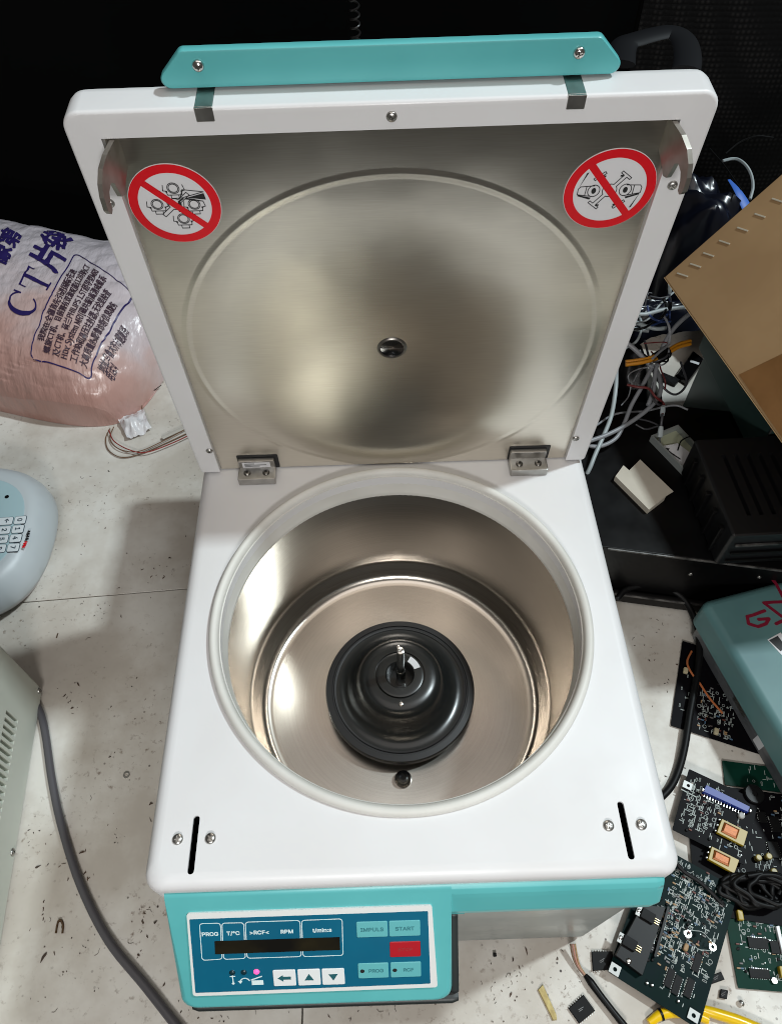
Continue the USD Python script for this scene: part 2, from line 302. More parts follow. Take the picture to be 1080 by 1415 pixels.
# ---- lid, in its own frame: x right, s up the lid from the hinge line, n towards the front
LA = np.array([[1, 0, 0], [0, math.sin(lidA), -math.cos(lidA)], [0, math.cos(lidA), math.sin(lidA)]])
LO = np.array([0, YH, H])
def lid(m): return xf(m, LA, LO)
LL, LT = .4533, .041
LW = .2325
def lay(d, n, r=.014):
    lo = rrect(-HW + d, HW - d, .0035, .2, .002, 2); hi = rrect(-LW + d, LW - d, .2, LL + .001 - d, max(r - d * .5, .003), 8)
    return (lo.union(hi).convex_hull, n)
shell = loft([lay(.0028, 0), lay(.0015, -.0004), lay(.0005, -.0014), lay(0, -.003), lay(0, -.024)] + [lay(.017 * (1 - math.cos(a)), -.024 - .017 * math.sin(a)) for a in np.linspace(.3, math.pi / 2, 5)])
WI, SI = .2081, .4339
pocket = trimesh.creation.box((2 * WI, SI + .05, .02)); pocket.apply_translation((0, (SI - .05) / 2, -.0065 + .01))
shell = mani(shell) - mani(pocket)
ld = obj('lid', lid(shell), white, cf, smooth=28)
plate = mani(ext(sbox(-WI + .0004, .0015, WI - .0004, SI - .0005), .0012, -.0066))
ringm = mani(shift(lathe([(.1945, -.0006), (.1965, .0006), (.1985, .0011), (.2005, .0006), (.2025, -.0006)], 160), (0, .1965, -.0054)))
keep = trimesh.creation.box((2 * WI - .0012, SI - .002, .05)); keep.apply_translation((0, .001 + SI / 2, 0))
obj('inner_plate', lid(plate), lid_steel, ld, smooth=28)
rs_ = lathe([(.1930, 0), (.1955, .0001), (.1972, .00035), (.1988, .00035), (.2005, .0001), (.2030, 0), (.2030, -.0004), (.1930, -.0004), (.1930, 0)], 192)
obj('embossed_ring', lid(tm(mani(shift(rs_, (0, .1965, -.0054))) ^ mani(keep))), lid_steel, ld, smooth=60)
win = obj('centre_window', lid(shift(lathe([(0, 0), (.0118, 0), (.0118, .0004), (.006, .0013), (0, .0016)], 40), (0, .2023, -.0053))), pm('dark_mirror', (.20, .20, .21), .12, 1.0), ld, smooth=40)
obj('window_ring', lid(shift(lathe([(.0115, 0), (.0118, .0014), (.0132, .0016), (.0146, .0006), (.0148, 0), (.0115, 0)], 48), (0, .2023, -.0054))), darksteel, ld, smooth=40)
for x, s in ((-.2119, .0478), (.2115, .0478), (.0006, .4436), (-.2190, .3809), (.2190, .3800)):
    obj('lid_screw', lid(shift(screw(.0040, .0024, .5, True), (x, s, 0))), zinc, ld, smooth=35)
for sx in (-.1622, .1612):   # upright hinge leaves
    obj('hinge_leaf', lid(mani(rbox(sx - .0214, sx + .0214, -.001, .0235, -.0048, .0008, .0008))), zinc, ld)
    obj('leaf_gap', lid(shift(ext(rrect(-.0245, .0245, .0016, .0285, .002), .0003), (sx + .0015, 0, -.0054))), print_black, ld)
obj('hinge_sticker', lid(shift(ext(rrect(-.0165, .0165, -.005, .005, .0005), .0002), (-.1625, .0165, .0008))), sign_white, ld)
obj('sticker_print', lid(shift(ext(unary_union([sbox(-.014, y, w, y + .0009) for y, w in ((.0022, -.002), (-.0002, .012), (-.0026, .004))]), .0002), (-.1625, .0165, .00102))), print_black, ld)
# catches: flat hooks standing out of the lid's top corners
hookP = Polygon([(-.006, .4335), (.018, .4330), (.030, .4300), (.038, .4235), (.042, .4150), (.043, .4050), (.040, .4000), (.0365, .4015), (.0355, .4080), (.0320, .4135), (.0260, .4160), (.0215, .4130), (.0195, .4050), (.0175, .3985), (.0120, .3965), (.0040, .4030), (-.006, .4080)])
hookP = hookP.buffer(-.0012).buffer(.0012)
hk = ext(hookP, .0036)                                    # polygon is (n, s); extrude becomes x
for sx in (-.2020, .2020):
    A = np.array([[0, 0, 1.0], [0, 1, 0], [1, 0, 0]])     # (n, s, x) -> (x, s, n)
    fa_ = math.copysign(.16, sx); RY = np.array([[math.cos(fa_), 0, math.sin(fa_)], [0, 1, 0], [-math.sin(fa_), 0, math.cos(fa_)]])
    hooks = obj('catch', lid(shift(xf(xf(hk, A), RY), (sx, 0, -.0005))), pm('catch_steel', (.34, .32, .29), .42, 1.0, col2=(.26, .24, .21), scale=60) if sx < 0 else '/World/Looks/catch_steel', ld, smooth=20)
# handle
hx0, hx1, hs0, hs1 = -.1685, .1700, .4562, .4825
def trap(d): return Polygon([(hx0 + d, hs0 + d), (hx1 - d, hs0 + d), (hx1 - .0255 - d, hs1 - d), (hx0 + .0255 + d, hs1 - d)]).buffer(-.006).buffer(.006, quad_segs=6)
hd = obj('handle', lid(loft([(trap(.0022), -.0205), (trap(.0007), -.0209), (trap(0), -.0222), (trap(0), -.0270), (trap(.002), -.0300)])), teal, ld, smooth=28)
for x in (-.1318, .1305):
    obj('handle_screw', lid(shift(screw(.0042, .0032, .5, True), (x, .4725, -.0205))), chrome, hd, smooth=35)
for x in (-.1305, .1300):
    poly = Polygon([(-.0005, LL - .004), (.0002, LL + .0006), (-.0260, LL + .0045), (-.0300, LL + .009), (-.0300, LL + .0055), (-.0262, LL + .0022)])
    br = mani(rbox(x - .0065, x + .0065, LL - .0012, LL + .0016, -.030, -.0008, .0006)) + mani(rbox(x - .0065, x + .0065, LL - .009, LL + .0014, -.0012, .0006, .0004))
    obj('handle_bracket', lid(br), zinc, ld)
# prohibition signs
def cross_rotor(cx, cy, r, ang):
    out = []
    for k in range(4):
        a = ang + k * math.pi / 2; c, s_ = math.cos(a), math.sin(a)
        R = lambda p: [(cx + c * x - s_ * y, cy + s_ * x + c * y) for x, y in p]
        out.append(LineString(R([(.16 * r, .16 * r), (.42 * r, .22 * r), (.62 * r, .52 * r), (.80 * r, .50 * r), (.80 * r, .40 * r), (.62 * r, .36 * r)])))
        out.append(LineString(R([(.16 * r, -.16 * r), (.42 * r, -.22 * r), (.62 * r, -.52 * r), (.80 * r, -.50 * r), (.80 * r, -.40 * r), (.62 * r, -.36 * r)])))
    return out
def sign(x, s, kind, label):
    R0, R1 = .0360, .0284
    sg = obj('prohibition_sign', lid(shift(ext(Point(0, 0).buffer(R0, quad_segs=24), .0003), (x, s, -.0054))), sign_white, ld, label=label)
    ang = math.radians(-45 if kind == 1 else -50)
    bar = affinity.rotate(sbox(-R1 - .001, -.0029, R1 + .001, .0029), math.degrees(ang), origin=(0, 0))
    ring = Point(0, 0).buffer(R0 - .0004, quad_segs=24).difference(Point(0, 0).buffer(R1, quad_segs=24)).union(bar)
    obj('red_ring', lid(shift(ext(ring, .0002), (x, s, -.00495))), sign_red, ld)
    L, W_, solid = [], .00030, []
    if kind == 1:
        for bx, by in ((.002, .0150), (-.0140, .0010), (.0035, -.0130), (.0150, .0000)):
            L += [Point(bx, by).buffer(.0046).exterior, Point(bx, by).buffer(.0036).exterior]
            L += [LineString([(bx - .0075, by + .003), (bx - .0085, by - .002), (bx - .0060, by - .0025), (bx - .0055, by - .0060), (bx + .0055, by - .0060), (bx + .0060, by - .0025), (bx + .0085, by - .002), (bx + .0075, by + .003)]),
                  LineString([(bx - .003, by - .006), (bx - .003, by - .009), (bx + .003, by - .009), (bx + .003, by - .006)])]
            solid += [sbox(bx - .0066, by - .0036, bx - .0052, by - .0022), sbox(bx + .0052, by - .0036, bx + .0066, by - .0022)]
        rb_ = unary_union([affinity.rotate(sbox(-.0150, -.0016, .0150, .0016), a, origin=(0, .0008)) for a in (40, -50)] + [Point(0, .0008).buffer(.0050)]).difference(unary_union([Point(bx, by).buffer(.0058) for bx, by in ((.002, .0150), (-.0140, .0010), (.0035, -.0130), (.0150, .0000))]))
        L += [g.exterior for g in getattr(rb_, 'geoms', [rb_])]
        L += [LineString([(.0040, .0025), (.0085, .0135), (.0245, .0110), (.0060, .0060)])]
        solid += [Polygon([(.0110, .0062), (.0245, .0098), (.0252, .0040)]), Polygon([(.0080, .0050), (.0230, .0022), (.0225, .0030), (.0100, .0062)])]
        solid += [LineString([(.0075, .0055), (.0035, .0030), (.0020, -.0060)]).buffer(.0006), LineString([(.0040, .0030), (.0050, -.0075)]).buffer(.0008)]
    else:
        arms = [affinity.rotate(sbox(-.0165, -.0017, .0165, .0017), a, origin=(0, 0)) for a in (52, -52)]
        arms += [affinity.translate(affinity.rotate(sbox(-.0012, -.0052, .0012, .0052), a, origin=(0, 0)), .0165 * math.cos(math.radians(a)) * q_, .0165 * math.sin(math.radians(a)) * q_) for a in (52, -52) for q_ in (-1, 1)]
        body_ = unary_union(arms + [Point(0, 0).buffer(.0058)]); L += [g.exterior for g in getattr(body_.buffer(-.0002), 'geoms', [body_.buffer(-.0002)])]
        for k in (-1, 1):
            bx = .0125 * k
            L += [affinity.scale(Point(bx, 0).buffer(.0052), .9, 1.0).exterior, LineString([(bx, .0045), (bx + .011 * k, .0040), (bx + .0125 * k, .002), (bx + .0125 * k, -.003), (bx, -.0052)]), LineString([(bx + .0062 * k, .0045), (bx + .0064 * k, -.0042)])]
            solid += [affinity.scale(Point(bx, 0).buffer(.0026), .7, 1.0), Polygon([(bx + .001 * k, -.0062), (bx + .012 * k, -.0034), (bx + .012 * k, -.0044), (bx + .002 * k, -.0078)])]
            solid += [sbox(.0070 * k - .0014, .0120, .0070 * k + .0014, .0134), sbox(.0070 * k - .0014, -.0140, .0070 * k + .0014, -.0126)]
            solid += [Polygon([(k * .0245, -.004 * k), (k * .0195, -.0165 * k), (k * .0210, -.0160 * k)])]
    draw = unary_union([l.buffer(W_, cap_style=2) for l in L] + solid).intersection(Point(0, 0).buffer(R1 - .0003)).difference(bar.buffer(-.0002))
    obj('drawing', lid(shift(ext(draw, .0002), (x, s, -.00495))), print_black, ld)
sign(-.1705, .3735, 1, 'round red prohibition sign showing a beaker poured into rotor buckets')
sign(.1725, .3735, 2, 'round red prohibition sign showing a rotor with two opposite buckets')

# ---- teal front: band right across and the control housing on the left
def xprism(sec, x0, x1, b=.005):
    """convex section (y, z) between x0 and x1, ends rounded"""
    p = Polygon(sec); q = p.buffer(-b * .8).buffer(b * .5, quad_segs=4); p = p.buffer(-.004).buffer(.004, quad_segs=5)
    mid = p.buffer(-b * .28)
    pts = []
    for g, xs in ((q, (x0, x1)), (mid, (x0 + b * .3, x1 - b * .3)), (p, (x0 + b, x1 - b))):
        for x in xs: e = np.array(g.exterior.coords)[:-1]; pts.append(np.c_[np.full(len(e), x), e])
    return trimesh.convex.convex_hull(np.vstack(pts))
band = xprism([(.004, .3765), (.0, .3762), (-.0040, .3748), (-.0080, .3718), (-.0112, .3672), (-.0134, .3625), (-.0212, .344), (-.0212, .333), (-.0165, .3280), (.004, .3280)], -.0100, .2185, .008)
obj('front_band', band, teal, cf, smooth=55)
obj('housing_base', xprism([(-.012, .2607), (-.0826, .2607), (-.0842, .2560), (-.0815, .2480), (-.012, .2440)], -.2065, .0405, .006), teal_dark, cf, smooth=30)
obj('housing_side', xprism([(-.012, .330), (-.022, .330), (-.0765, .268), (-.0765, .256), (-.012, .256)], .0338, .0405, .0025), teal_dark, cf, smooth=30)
# panel face plane
P0, P1 = np.array([-.0178, .3575]), np.array([-.0800, .2725]); dn = (P1 - P0) / np.linalg.norm(P1 - P0)
nn = np.array([dn[1], -dn[0]]); nn = nn if nn[1] > 0 else -nn
PA = np.array([[1, 0, 0], [0, -dn[0], nn[0]], [0, -dn[1], nn[1]]]).astype(float)
PO = np.array([0, P0[0], P0[1]])
def pan(m): return xf(m, PA, PO)
L_f = np.linalg.norm(P1 - P0)
def fq(d):
    lo = rrect(-.2140 + d, .0340 - d, -L_f - .0065 + d, -L_f * .4, .013, 6); hi = sbox(-.2150 + d, -L_f * .5, .0340 - d, .002)
    return lo.union(hi).convex_hull
fp = []
for d, n_ in ((.0055, 0), (.003, -.0007), (.0010, -.0026), (0, -.006), (0, -.022)):
    e = np.array(fq(d).exterior.coords)[:-1]; fp.append(pan(trimesh.Trimesh(np.c_[e, np.full(len(e), n_)], np.zeros((0, 3), int), process=False)).vertices)
fp.append(np.array([[x, .0035, z] for x in (-.213, .0335) for z in (.3765, .262)]))
for y_, z_ in ((-.0129, .3635), (-.0110, .3675), (-.0078, .3720), (-.0035, .3752)):     # the rounded shoulder above the panel
    fp.append(np.array([[-.2145, y_, z_], [.0335, y_, z_]]))
hous = trimesh.convex.convex_hull(np.vstack(fp))
# concave fillet where the band runs down into the housing
fr_ = .013; tt = np.linspace(0, math.pi / 2, 8)
fpoly = Polygon([(.0330, .3305)] + [(.0335 + fr_ - fr_ * math.cos(a), .3300 - fr_ + fr_ * math.sin(a)) for a in tt] + [(.0335 + fr_, .3305)])
fil = xf(ext(fpoly, .026), np.array([[1, 0, 0], [0, 0, 1.0], [0, 1, 0]]), (0, -.0212, 0))
cp = obj('control_panel', cat_mesh([hous, fil]), teal, cf, smooth=55)
def uv(u, v):
    d = ray(u, v); n = PA[:, 2]; o = PO + n * .002; w = CAM + d * (((o - CAM) @ n) / (d @ n)) - o
    return np.array([w @ PA[:, 0], w @ PA[:, 1]])
def quad(pts, r=.001):
    q = Polygon([uv(*p) for p in pts]); return q.buffer(-r).buffer(r, quad_segs=5)
face_o = quad([(257.5, 1263), (596.5, 1251.5), (604.5, 1365), (266.5, 1377.5)], .003)
face_i = quad([(261.5, 1271), (591, 1259.5), (594.5, 1359.5), (270, 1372.5)], .001)
obj('panel_rim', pan(ext(face_o, .0022, -.0004)), rim_white, cp, smooth=20)
obj('panel_face', pan(ext(face_i, .0003, .0018)), panel_blue, cp, smooth=20)
Z1 = .0021
def outline(pts, w=.0007):
    q = quad(pts, .0028); return q.buffer(w / 2).difference(q.buffer(-w / 2))
disp = quad([(296.4, 1300.7), (469.3, 1295), (470, 1312.4), (297.3, 1318.4)], .0004)
boxes = [outline(b) for b in ([(275.6, 1276.6), (304.5, 1275.8), (306.8, 1325.5), (279.2, 1327.3)], [(306.6, 1275.9), (336.6, 1275.1), (339, 1324.6), (309, 1326)], [(338.9, 1274.4), (414.3, 1272), (416, 1322), (341.4, 1324.4)], [(416.6, 1272), (472.5, 1269.8), (474, 1320.3), (418.6, 1322.2)])]
obj('display', pan(ext(disp, .0006, Z1 - .0002)), display_mat, cp)
obj('frame_print', pan(ext(unary_union(boxes).difference(disp.buffer(.0003)), .00015, Z1)), print_white, cp)
AP_ = math.degrees(math.atan2(*(uv(469, 1295) - uv(296, 1300.7))[::-1]))
def ptext(s, u, v, h, bold=2, cjk=False): return affinity.translate(affinity.rotate(text_shape(s, h, cjk, bold), AP_, origin=(0, 0)), *uv(u, v))
for s_, u, v in (('PROG', 290.3, 1291), ('T/°C', 322, 1290), ('>RCF<', 358.2, 1288.7), ('RPM', 396.3, 1287.5), ('t/min:s', 444.8, 1285.8)):
    obj('lettering', pan(ext(ptext(s_, u, v, .0039), .00015, Z1)), print_white, cp)
for u, v, m_ in ((320.9, 1344.2, led_off), (336.9, 1343.7, led_off), (354.3, 1343, led_pink)):
    q = uv(u, v); obj('indicator_light', pan(shift(lathe([(0, 0), (.0028, 0), (.0027, .0007), (.0018, .0013), (0, .0015)], 18), (q[0], q[1], Z1 - .0002))), m_, cp, smooth=50)
def icon(u, v, shapes): return affinity.translate(unary_union(shapes), *uv(u, v))
obj('key_symbol', pan(ext(icon(321.8, 1354.5, [LineString([(0, .005), (0, -.004)]).buffer(.0005), LineString([(-.002, .0042), (.002, .0042)]).buffer(.0005), Point(0, -.004).buffer(.0012)]), .00015, Z1)), print_white, cp)
arc = LineString([(.0042 * math.cos(t), .0042 * math.sin(t)) for t in np.linspace(.3, 3.0, 12)]).buffer(.0005)
obj('turn_symbol', pan(ext(icon(338.5, 1357, [arc, Polygon([(-.0062, .0012), (-.0022, .0012), (-.0042, -.0022)])]), .00015, Z1)), print_white, cp)
obj('lid_symbol', pan(ext(icon(355.8, 1357, [sbox(-.0052, -.0035, .0052, .0018), LineString([(-.0052, .0026), (.0040, .0062)]).buffer(.0006)]), .00015, Z1)), print_white, cp)
def key(u, v, w, h, mat, extra=None, emat=None, name='key', r=.0013, label=None):
    q = affinity.translate(affinity.rotate(rrect(-w / 2, w / 2, -h / 2, h / 2, r), AP_, origin=(0, 0)), *uv(u, v))
    k = obj(name, pan(loft([(q, Z1 - .0002), (q, Z1 + .0003), (q.buffer(-.0004), Z1 + .0006)])), mat, cp, smooth=20, label=label)
    for nm, sh, em in extra or []:
        obj(nm, pan(ext(affinity.translate(affinity.rotate(sh, AP_, origin=(0, 0)), *uv(u, v)), .00015, Z1 + .0006)), em, cp)
wk, hk_ = .0202, .0186
tri = Polygon([(-.0042, -.0032), (.0042, -.0032), (0, .0042)])
key(393.1, 1351.2, wk, hk_, key_white, [('arrow_print', unary_union([Polygon([(-.0062, 0), (-.0012, .0038), (-.0012, -.0038)]), sbox(-.0015, -.0017, .0058, .0017)]), print_blue)], label='white key with left arrow')
key(427.0, 1350.2, wk, hk_, key_white, [('arrow_print', tri, print_blue)], label='white key with up arrow')
key(460.4, 1349.3, wk, hk_, key_white, [('arrow_print', affinity.scale(tri, 1, -1, origin=(0, 0)), print_blue)], label='white key with down arrow')
W2, H2 = .0272, .0172
print_grey_teal = pm('print_grey_teal', S(48, 112, 120), .5)
key(513.9, 1284, W2, H2, key_teal, [('lettering', text_shape('IMPULS', .0038, bold=2), print_grey_teal)])
key(558.9, 1282.6, W2, H2, key_teal, [('lettering', text_shape('START', .0038, bold=2), print_grey_teal)])
key(559.6, 1311.5, W2, H2, key_red, [('lettering', text_shape('STOP', .0036, bold=1), pm('print_dark_red', S(150, 40, 44), .5))], label='red key')
for u, v, t in ((515.6, 1341, 'PROG'), (560.4, 1339.6, 'RCF')):
    key(u, v, W2, H2, key_teal, [('lettering', affinity.translate(text_shape(t, .0036, bold=2), .0025, 0), print_grey_teal), ('indicator_dot', affinity.translate(Point(0, 0).buffer(.0020), -.0098, 0), print_black)])

# ------------------------------------------------------------------ printed plastic bag, back left
E1, E2, BC = np.array([.94, -.34]), np.array([.34, .94]), np.array([-.774, 1.196])
E1 /= np.linalg.norm(E1); E2 /= np.linalg.norm(E2); BA, BB, BH = .358, .240, .165
def bag_h(x, y):
    p = np.stack([np.asarray(x, float) - BC[0], np.asarray(y, float) - BC[1]], -1); u, v = p @ E1 / BA, p @ E2 / BB
    d = (np.abs(u) ** 6 + np.abs(v) ** 4.4); h = BH * np.clip(1 - d, 0, 1) ** .36 * (.86 + .14 * np.clip(1 - v * v, 0, 1))
    q = np.stack([p @ E1, p @ E2, np.zeros_like(u)], -1)
    lump = meshkit.fbm(q * np.array([9., 12., 1]) + 7, 3, 5) - .5
    fold = np.abs(meshkit.noise(q * np.array([26., 15., 1]) + 3 * lump[..., None], 8) - .5)
    fold2 = np.abs(meshkit.noise(q @ rotz(.7).T * np.array([44., 18., 1]) + 40, 9) - .5)
    k = np.clip((1 - d) * 3, 0, 1)
    crease = np.abs(meshkit.noise(q @ rotz(-.5).T * np.array([13., 30., 1]) + 2.2 * lump[..., None] + 90, 17) - .5)
    e_ = .30 + .70 * np.clip(d * 1.25, 0, 1)
    return h + k * e_ * (.026 * lump - .012 * (.14 - crease) * 4 * (crease < .14) - .020 * (.25 - fold) * (fold < .25) - .004 * (.25 - fold2) * (fold2 < .25))
def bag_mesh():
    n, mth = 110, 150; V, Fc = [], []
    rr = 1 - (1 - np.linspace(0, 1, n)) ** 2.4
    th = np.linspace(0, 2 * np.pi, mth, endpoint=False); c, s_ = np.cos(th), np.sin(th)
    e = (np.abs(c) ** 6 + np.abs(s_) ** 4.4) ** (-1 / 5.1)
    for r in rr:
        P = BC + (r * e * c * BA * .992)[:, None] * E1 + (r * e * s_ * BB * .992)[:, None] * E2
        V.append(np.c_[P, np.maximum(bag_h(P[:, 0], P[:, 1]), .0015)])
    P = V[-1].copy(); P[:, 2] = .0006; V.append(P); V = np.vstack(V)
    for i in range(n):
        for k in range(mth):
            a, b = i * mth + k, i * mth + (k + 1) % mth; Fc += [[a, b + mth, b], [a, a + mth, b + mth]] if i else [[a, a + mth, b + mth]]
    m = trimesh.Trimesh(V, np.array(Fc), process=False)
    if m.face_normals[len(m.faces) // 2][2] < 0: m.faces = m.faces[:, ::-1]
    return m
nodes = {'g': ('geometry', {}), 'p': ('principled_bsdf', dict(roughness=.30, coat_weight=.35, coat_roughness=.16)), 'mp': ('mapping', {'rotation': (0, 0, .35)}), 's': ('separate_xyz', {}),
         'n': ('noise_texture', {'scale': 9.0, 'detail': 5.0}), 'n2': ('noise_texture', {'scale': 34.0, 'detail': 4.0}), 'mr': ('map_range', {'from_min': .62, 'from_max': .86, 'to_min': 0.42, 'to_max': -.30}), 'ad': ('math', {'math_type': 'add'}),
         'r': ('rgb_ramp', {'ramp': [(0, S(192, 184, 190)), (.36, S(196, 182, 184)), (.50, S(194, 168, 164)), (.70, S(184, 148, 140)), (1, S(172, 132, 122))]}), 'b': ('bump', {'strength': .8, 'distance': .007}), 'mq': ('mapping', {'rotation': (0, 0, -.4), 'scale': (1.6, .6, .5)})}
links = [('g.position', 'n.vector'), ('g.position', 'mq.vector'), ('mq.vector', 'n2.vector'), ('g.position', 'mp.vector'), ('mp.vector', 's.vector'), ('s.y', 'mr.value'), ('mr.result', 'ad.value1'), ('n.fac', 'ad.value2'), ('ad.value', 'r.fac'), ('r.color', 'p.base_color'), ('n2.fac', 'b.height'), ('b.normal', 'p.normal')]
bag_mat = usdkit.material(stage, '/World/Looks/bag_film', nodes, links, surface='p.BSDF')
ink = pm('bag_ink', S(40, 30, 88), .4); ink2 = pm('bag_small_ink', S(66, 48, 62), .45)
bag = thing('plastic_bag', 'translucent white and pink plastic carrier bag printed with dark blue CT lettering', 'bag')
obj('bag_body', bag_mesh(), bag_mat, bag, smooth=60)
# lettering laid on the bag: quad gives world xy of text box corners (origin, along the reading line, down the page)
def bag_hit(u, v):
    for z in np.linspace(.26, 0, 521):
        p = at(u, v, z)
        if bag_h(p[0], p[1]) >= z: break
    return p[:2]
TO = bag_hit(43, 498); TA = bag_hit(105, 350) - TO; TD = bag_hit(126, 528) - TO
TD2 = bag_hit(185, 409) - (TO + TA)
LA_, LD_ = np.linalg.norm(TA), np.linalg.norm(TD)
def on_bag(shape, a, b, lift=.0011, seg=.006):
    """shape in page units (x along the line, y up) centred at a along the line and b down the page (0 to 1 of the printed box)"""
    m = ext(shape, .0004); v, f = trimesh.remesh.subdivide_to_size(m.vertices, m.faces, seg)
    aa, bb = a + v[:, :1] / LA_, b - v[:, 1:2] / LD_
    w = TO + aa * TA + bb * ((1 - aa) * TD + aa * TD2)
    z = bag_h(w[:, 0], w[:, 1]); ok = np.cross(TA, -TD) > 0
    return trimesh.Trimesh(np.c_[w, z + lift + v[:, 2]], f if ok else f[:, ::-1], process=False)
def page(u, v):
    p = bag_hit(u, v) - TO; a, b = np.linalg.solve(np.stack([TA, TD], 1), p)
    for _ in range(20):
        r = p - (a * TA + b * ((1 - a) * TD + a * TD2)); da = np.linalg.solve(np.stack([TA + b * (TD2 - TD), (1 - a) * TD + a * TD2], 1), r); a, b = a + da[0], b + da[1]
    return a, b
bx_ = rrect(-LA_ / 2, LA_ / 2, -LD_ / 2, LD_ / 2, .012)
obj('frame_print', on_bag(bx_.buffer(.0011).difference(bx_.buffer(-.0011)), .5, .5), ink, bag)
lines = ['我院在全疆首先引进国际先进', '螺旋CT机、目前拥有双源双能(128排)CT', '及CT机、荷兰PHILIPS 1.5T超导型MRI', 'HDx System MRI(磁共振)高清成像系', '工作站和高压注射器,无论是检查', '大高质量的影像诊断信息服务']
for i, t in enumerate(lines):
    g = text_shape(t, .0115, True, 1); w = g.bounds[2] - g.bounds[0]
    if w > LA_ * .9: g = affinity.scale(g, LA_ * .9 / w, 1, origin=(0, 0)); w = LA_ * .9
    obj('lettering', on_bag(g, (.055 * LA_ + w / 2) / LA_ + (.07 if i == 0 else 0), .12 + i * .152, seg=.02), ink2, bag)
for i, t in enumerate(['地址:乌鲁木齐市健康路', '电话:4']):
    g = text_shape(t, .0108, True, 1); w = g.bounds[2] - g.bounds[0]
    obj('lettering', on_bag(g, .10 + w / 2 / LA_, 1.13 + i * .10, seg=.006), ink2, bag)
big_c = affinity.scale(Point(0, 0).buffer(.030, quad_segs=16), .86, 1).difference(affinity.translate(affinity.scale(Point(0, 0).buffer(.026, quad_segs=16), .72, 1.02), .003, 0)).difference(Polygon([(.006, .012), (.05, .020), (.05, -.022), (.008, -.016)])).union(sbox(.0195, .010, .0225, .026))
big_t = unary_union([sbox(-.026, .024, .026, .028), sbox(-.0042, -.028, .0042, .026), sbox(-.012, -.030, .012, -.027), sbox(-.026, .013, -.0235, .027), sbox(.0235, .013, .026, .027)])
obj('lettering', on_bag(big_c, *page(31, 420)), ink, bag); obj('lettering', on_bag(big_t, *page(50, 388)), ink, bag)
obj('lettering', on_bag(text_shape('片', .052, True, 2), *page(66, 355)), ink, bag); obj('lettering', on_bag(text_shape('袋', .046, True, 2), *page(77, 330)), ink, bag)
obj('lettering', on_bag(text_shape('像第', .036, True, 2), *page(6, 338)), ink, bag)
# crumpled white tail of film at the bag's near corner
def crumple(cx, cy, z0, w, h, amp, seed, n=16, rise=0.03, ang=0.0, th=.0006):
    g = np.linspace(-.5, .5, n); X, Y = np.meshgrid(g, g); P = np.stack([X * w, Y * h, 0 * X], -1)
    d = meshkit.fbm(np.stack([X * 3.5 + seed, Y * 3.5, 0 * X], -1), 3, seed) - .5; d2 = np.abs(meshkit.noise(np.stack([X * 5 + seed, Y * 3 + X * 2, 0 * X], -1), seed + 3) - .5)
    k = np.clip(1.1 - (np.abs(X * 2) ** 2.4 + np.abs(Y * 2) ** 2.4) * .9, 0, 1)
    edge = 1 - .22 * (meshkit.noise(np.stack([np.arctan2(Y, X) * 2 + seed, 0 * X, 0 * X], -1), seed) - .3)
    V = np.stack([P[..., 0] * edge, P[..., 1] * edge, k * rise + amp * (d * 1.2 + .6 * (.25 - d2))], -1).reshape(-1, 3); V[:, 2] -= min(V[:, 2].min(), 0) - .001
    Fc = [[i * n + j, i * n + j + 1, (i + 1) * n + j + 1, (i + 1) * n + j] for i in range(n - 1) for j in range(n - 1)]; Fc = np.array(Fc)
    tri = np.vstack([Fc[:, [0, 1, 2]], Fc[:, [0, 2, 3]]]); lo = V - [0, 0, th]; N = len(V)
    rim = [i for i in range(n)] + [i * n + n - 1 for i in range(1, n)] + [(n - 1) * n + i for i in range(n - 2, -1, -1)] + [i * n for i in range(n - 2, 0, -1)]
    side = []
    for a, b in zip(rim, rim[1:] + rim[:1]): side += [[a, a + N, b + N], [a, b + N, b]]
    m = trimesh.Trimesh(np.vstack([V, lo]) @ rotz(ang).T + [cx, cy, z0], np.vstack([tri, tri[:, ::-1] + N, side]), process=False); return m
tc = at(183, 588, .01)
obj('film_tail', crumple(tc[0] + .002, tc[1] + .01, .0005, .052, .066, .020, 4, 18, .012, .5), pm('white_film', S(206, 204, 206), .3, coat_weight=.4), bag, smooth=40)

# thin wires by the bag
def wire(name, label, cat, px, z, r, mat, group=None, parent=None, n=6):
    zs = np.broadcast_to(z, (len(px),)) if np.ndim(z) == 0 else z
    pts = np.array([at(u, v, zz) for (u, v), zz in zip(px, zs)])
    return obj(name, tube(pts, r, n, 6), mat, parent, smooth=50, label=label, cat=cat, group=group)
brownw, redw, blackw = pm('brown_wire', S(104, 78, 58), .5), pm('red_wire', S(128, 40, 36), .45), pm('black_wire', S(10, 10, 11), .5, specular_ior_level=.22)
lw = thing('loose_wires', 'thin brown and red loose wires looping out beside the printed bag', 'wires')
wire('wire', None, None, [(152, 592), (146, 606), (150, 622), (168, 632), (195, 627), (230, 612), (262, 597)], .003, .0011, brownw, parent=lw)
wire('wire', None, None, [(157, 590), (152, 606), (164, 620), (190, 624), (224, 610), (262, 590)], .006, .0011, brownw, parent=lw)
wire('wire', None, None, [(150, 594), (158, 610), (180, 622), (202, 625), (236, 613), (264, 600)], .009, .0012, redw, parent=lw)
obj('splice_tag', tube([at(224, 605, .006), at(243, 596, .006), at(252, 592, .006)], .0045, 8, 4, .5), pm('splice_film', S(176, 172, 164), .35), lw)
wire('fine_wire', 'fine brown wire straying up from the right edge of the printed bag', 'wire', [(196, 566), (197, 548), (205, 520), (214, 492), (220, 470)], [.004, .006, .01, .02, .03], .0009, brownw)
wire('fine_wire', 'short fine black wire end pointing away from the printed bag', 'wire', [(197, 552), (208, 543), (223, 532)], [.003, .006, .010], .0008, blackw)

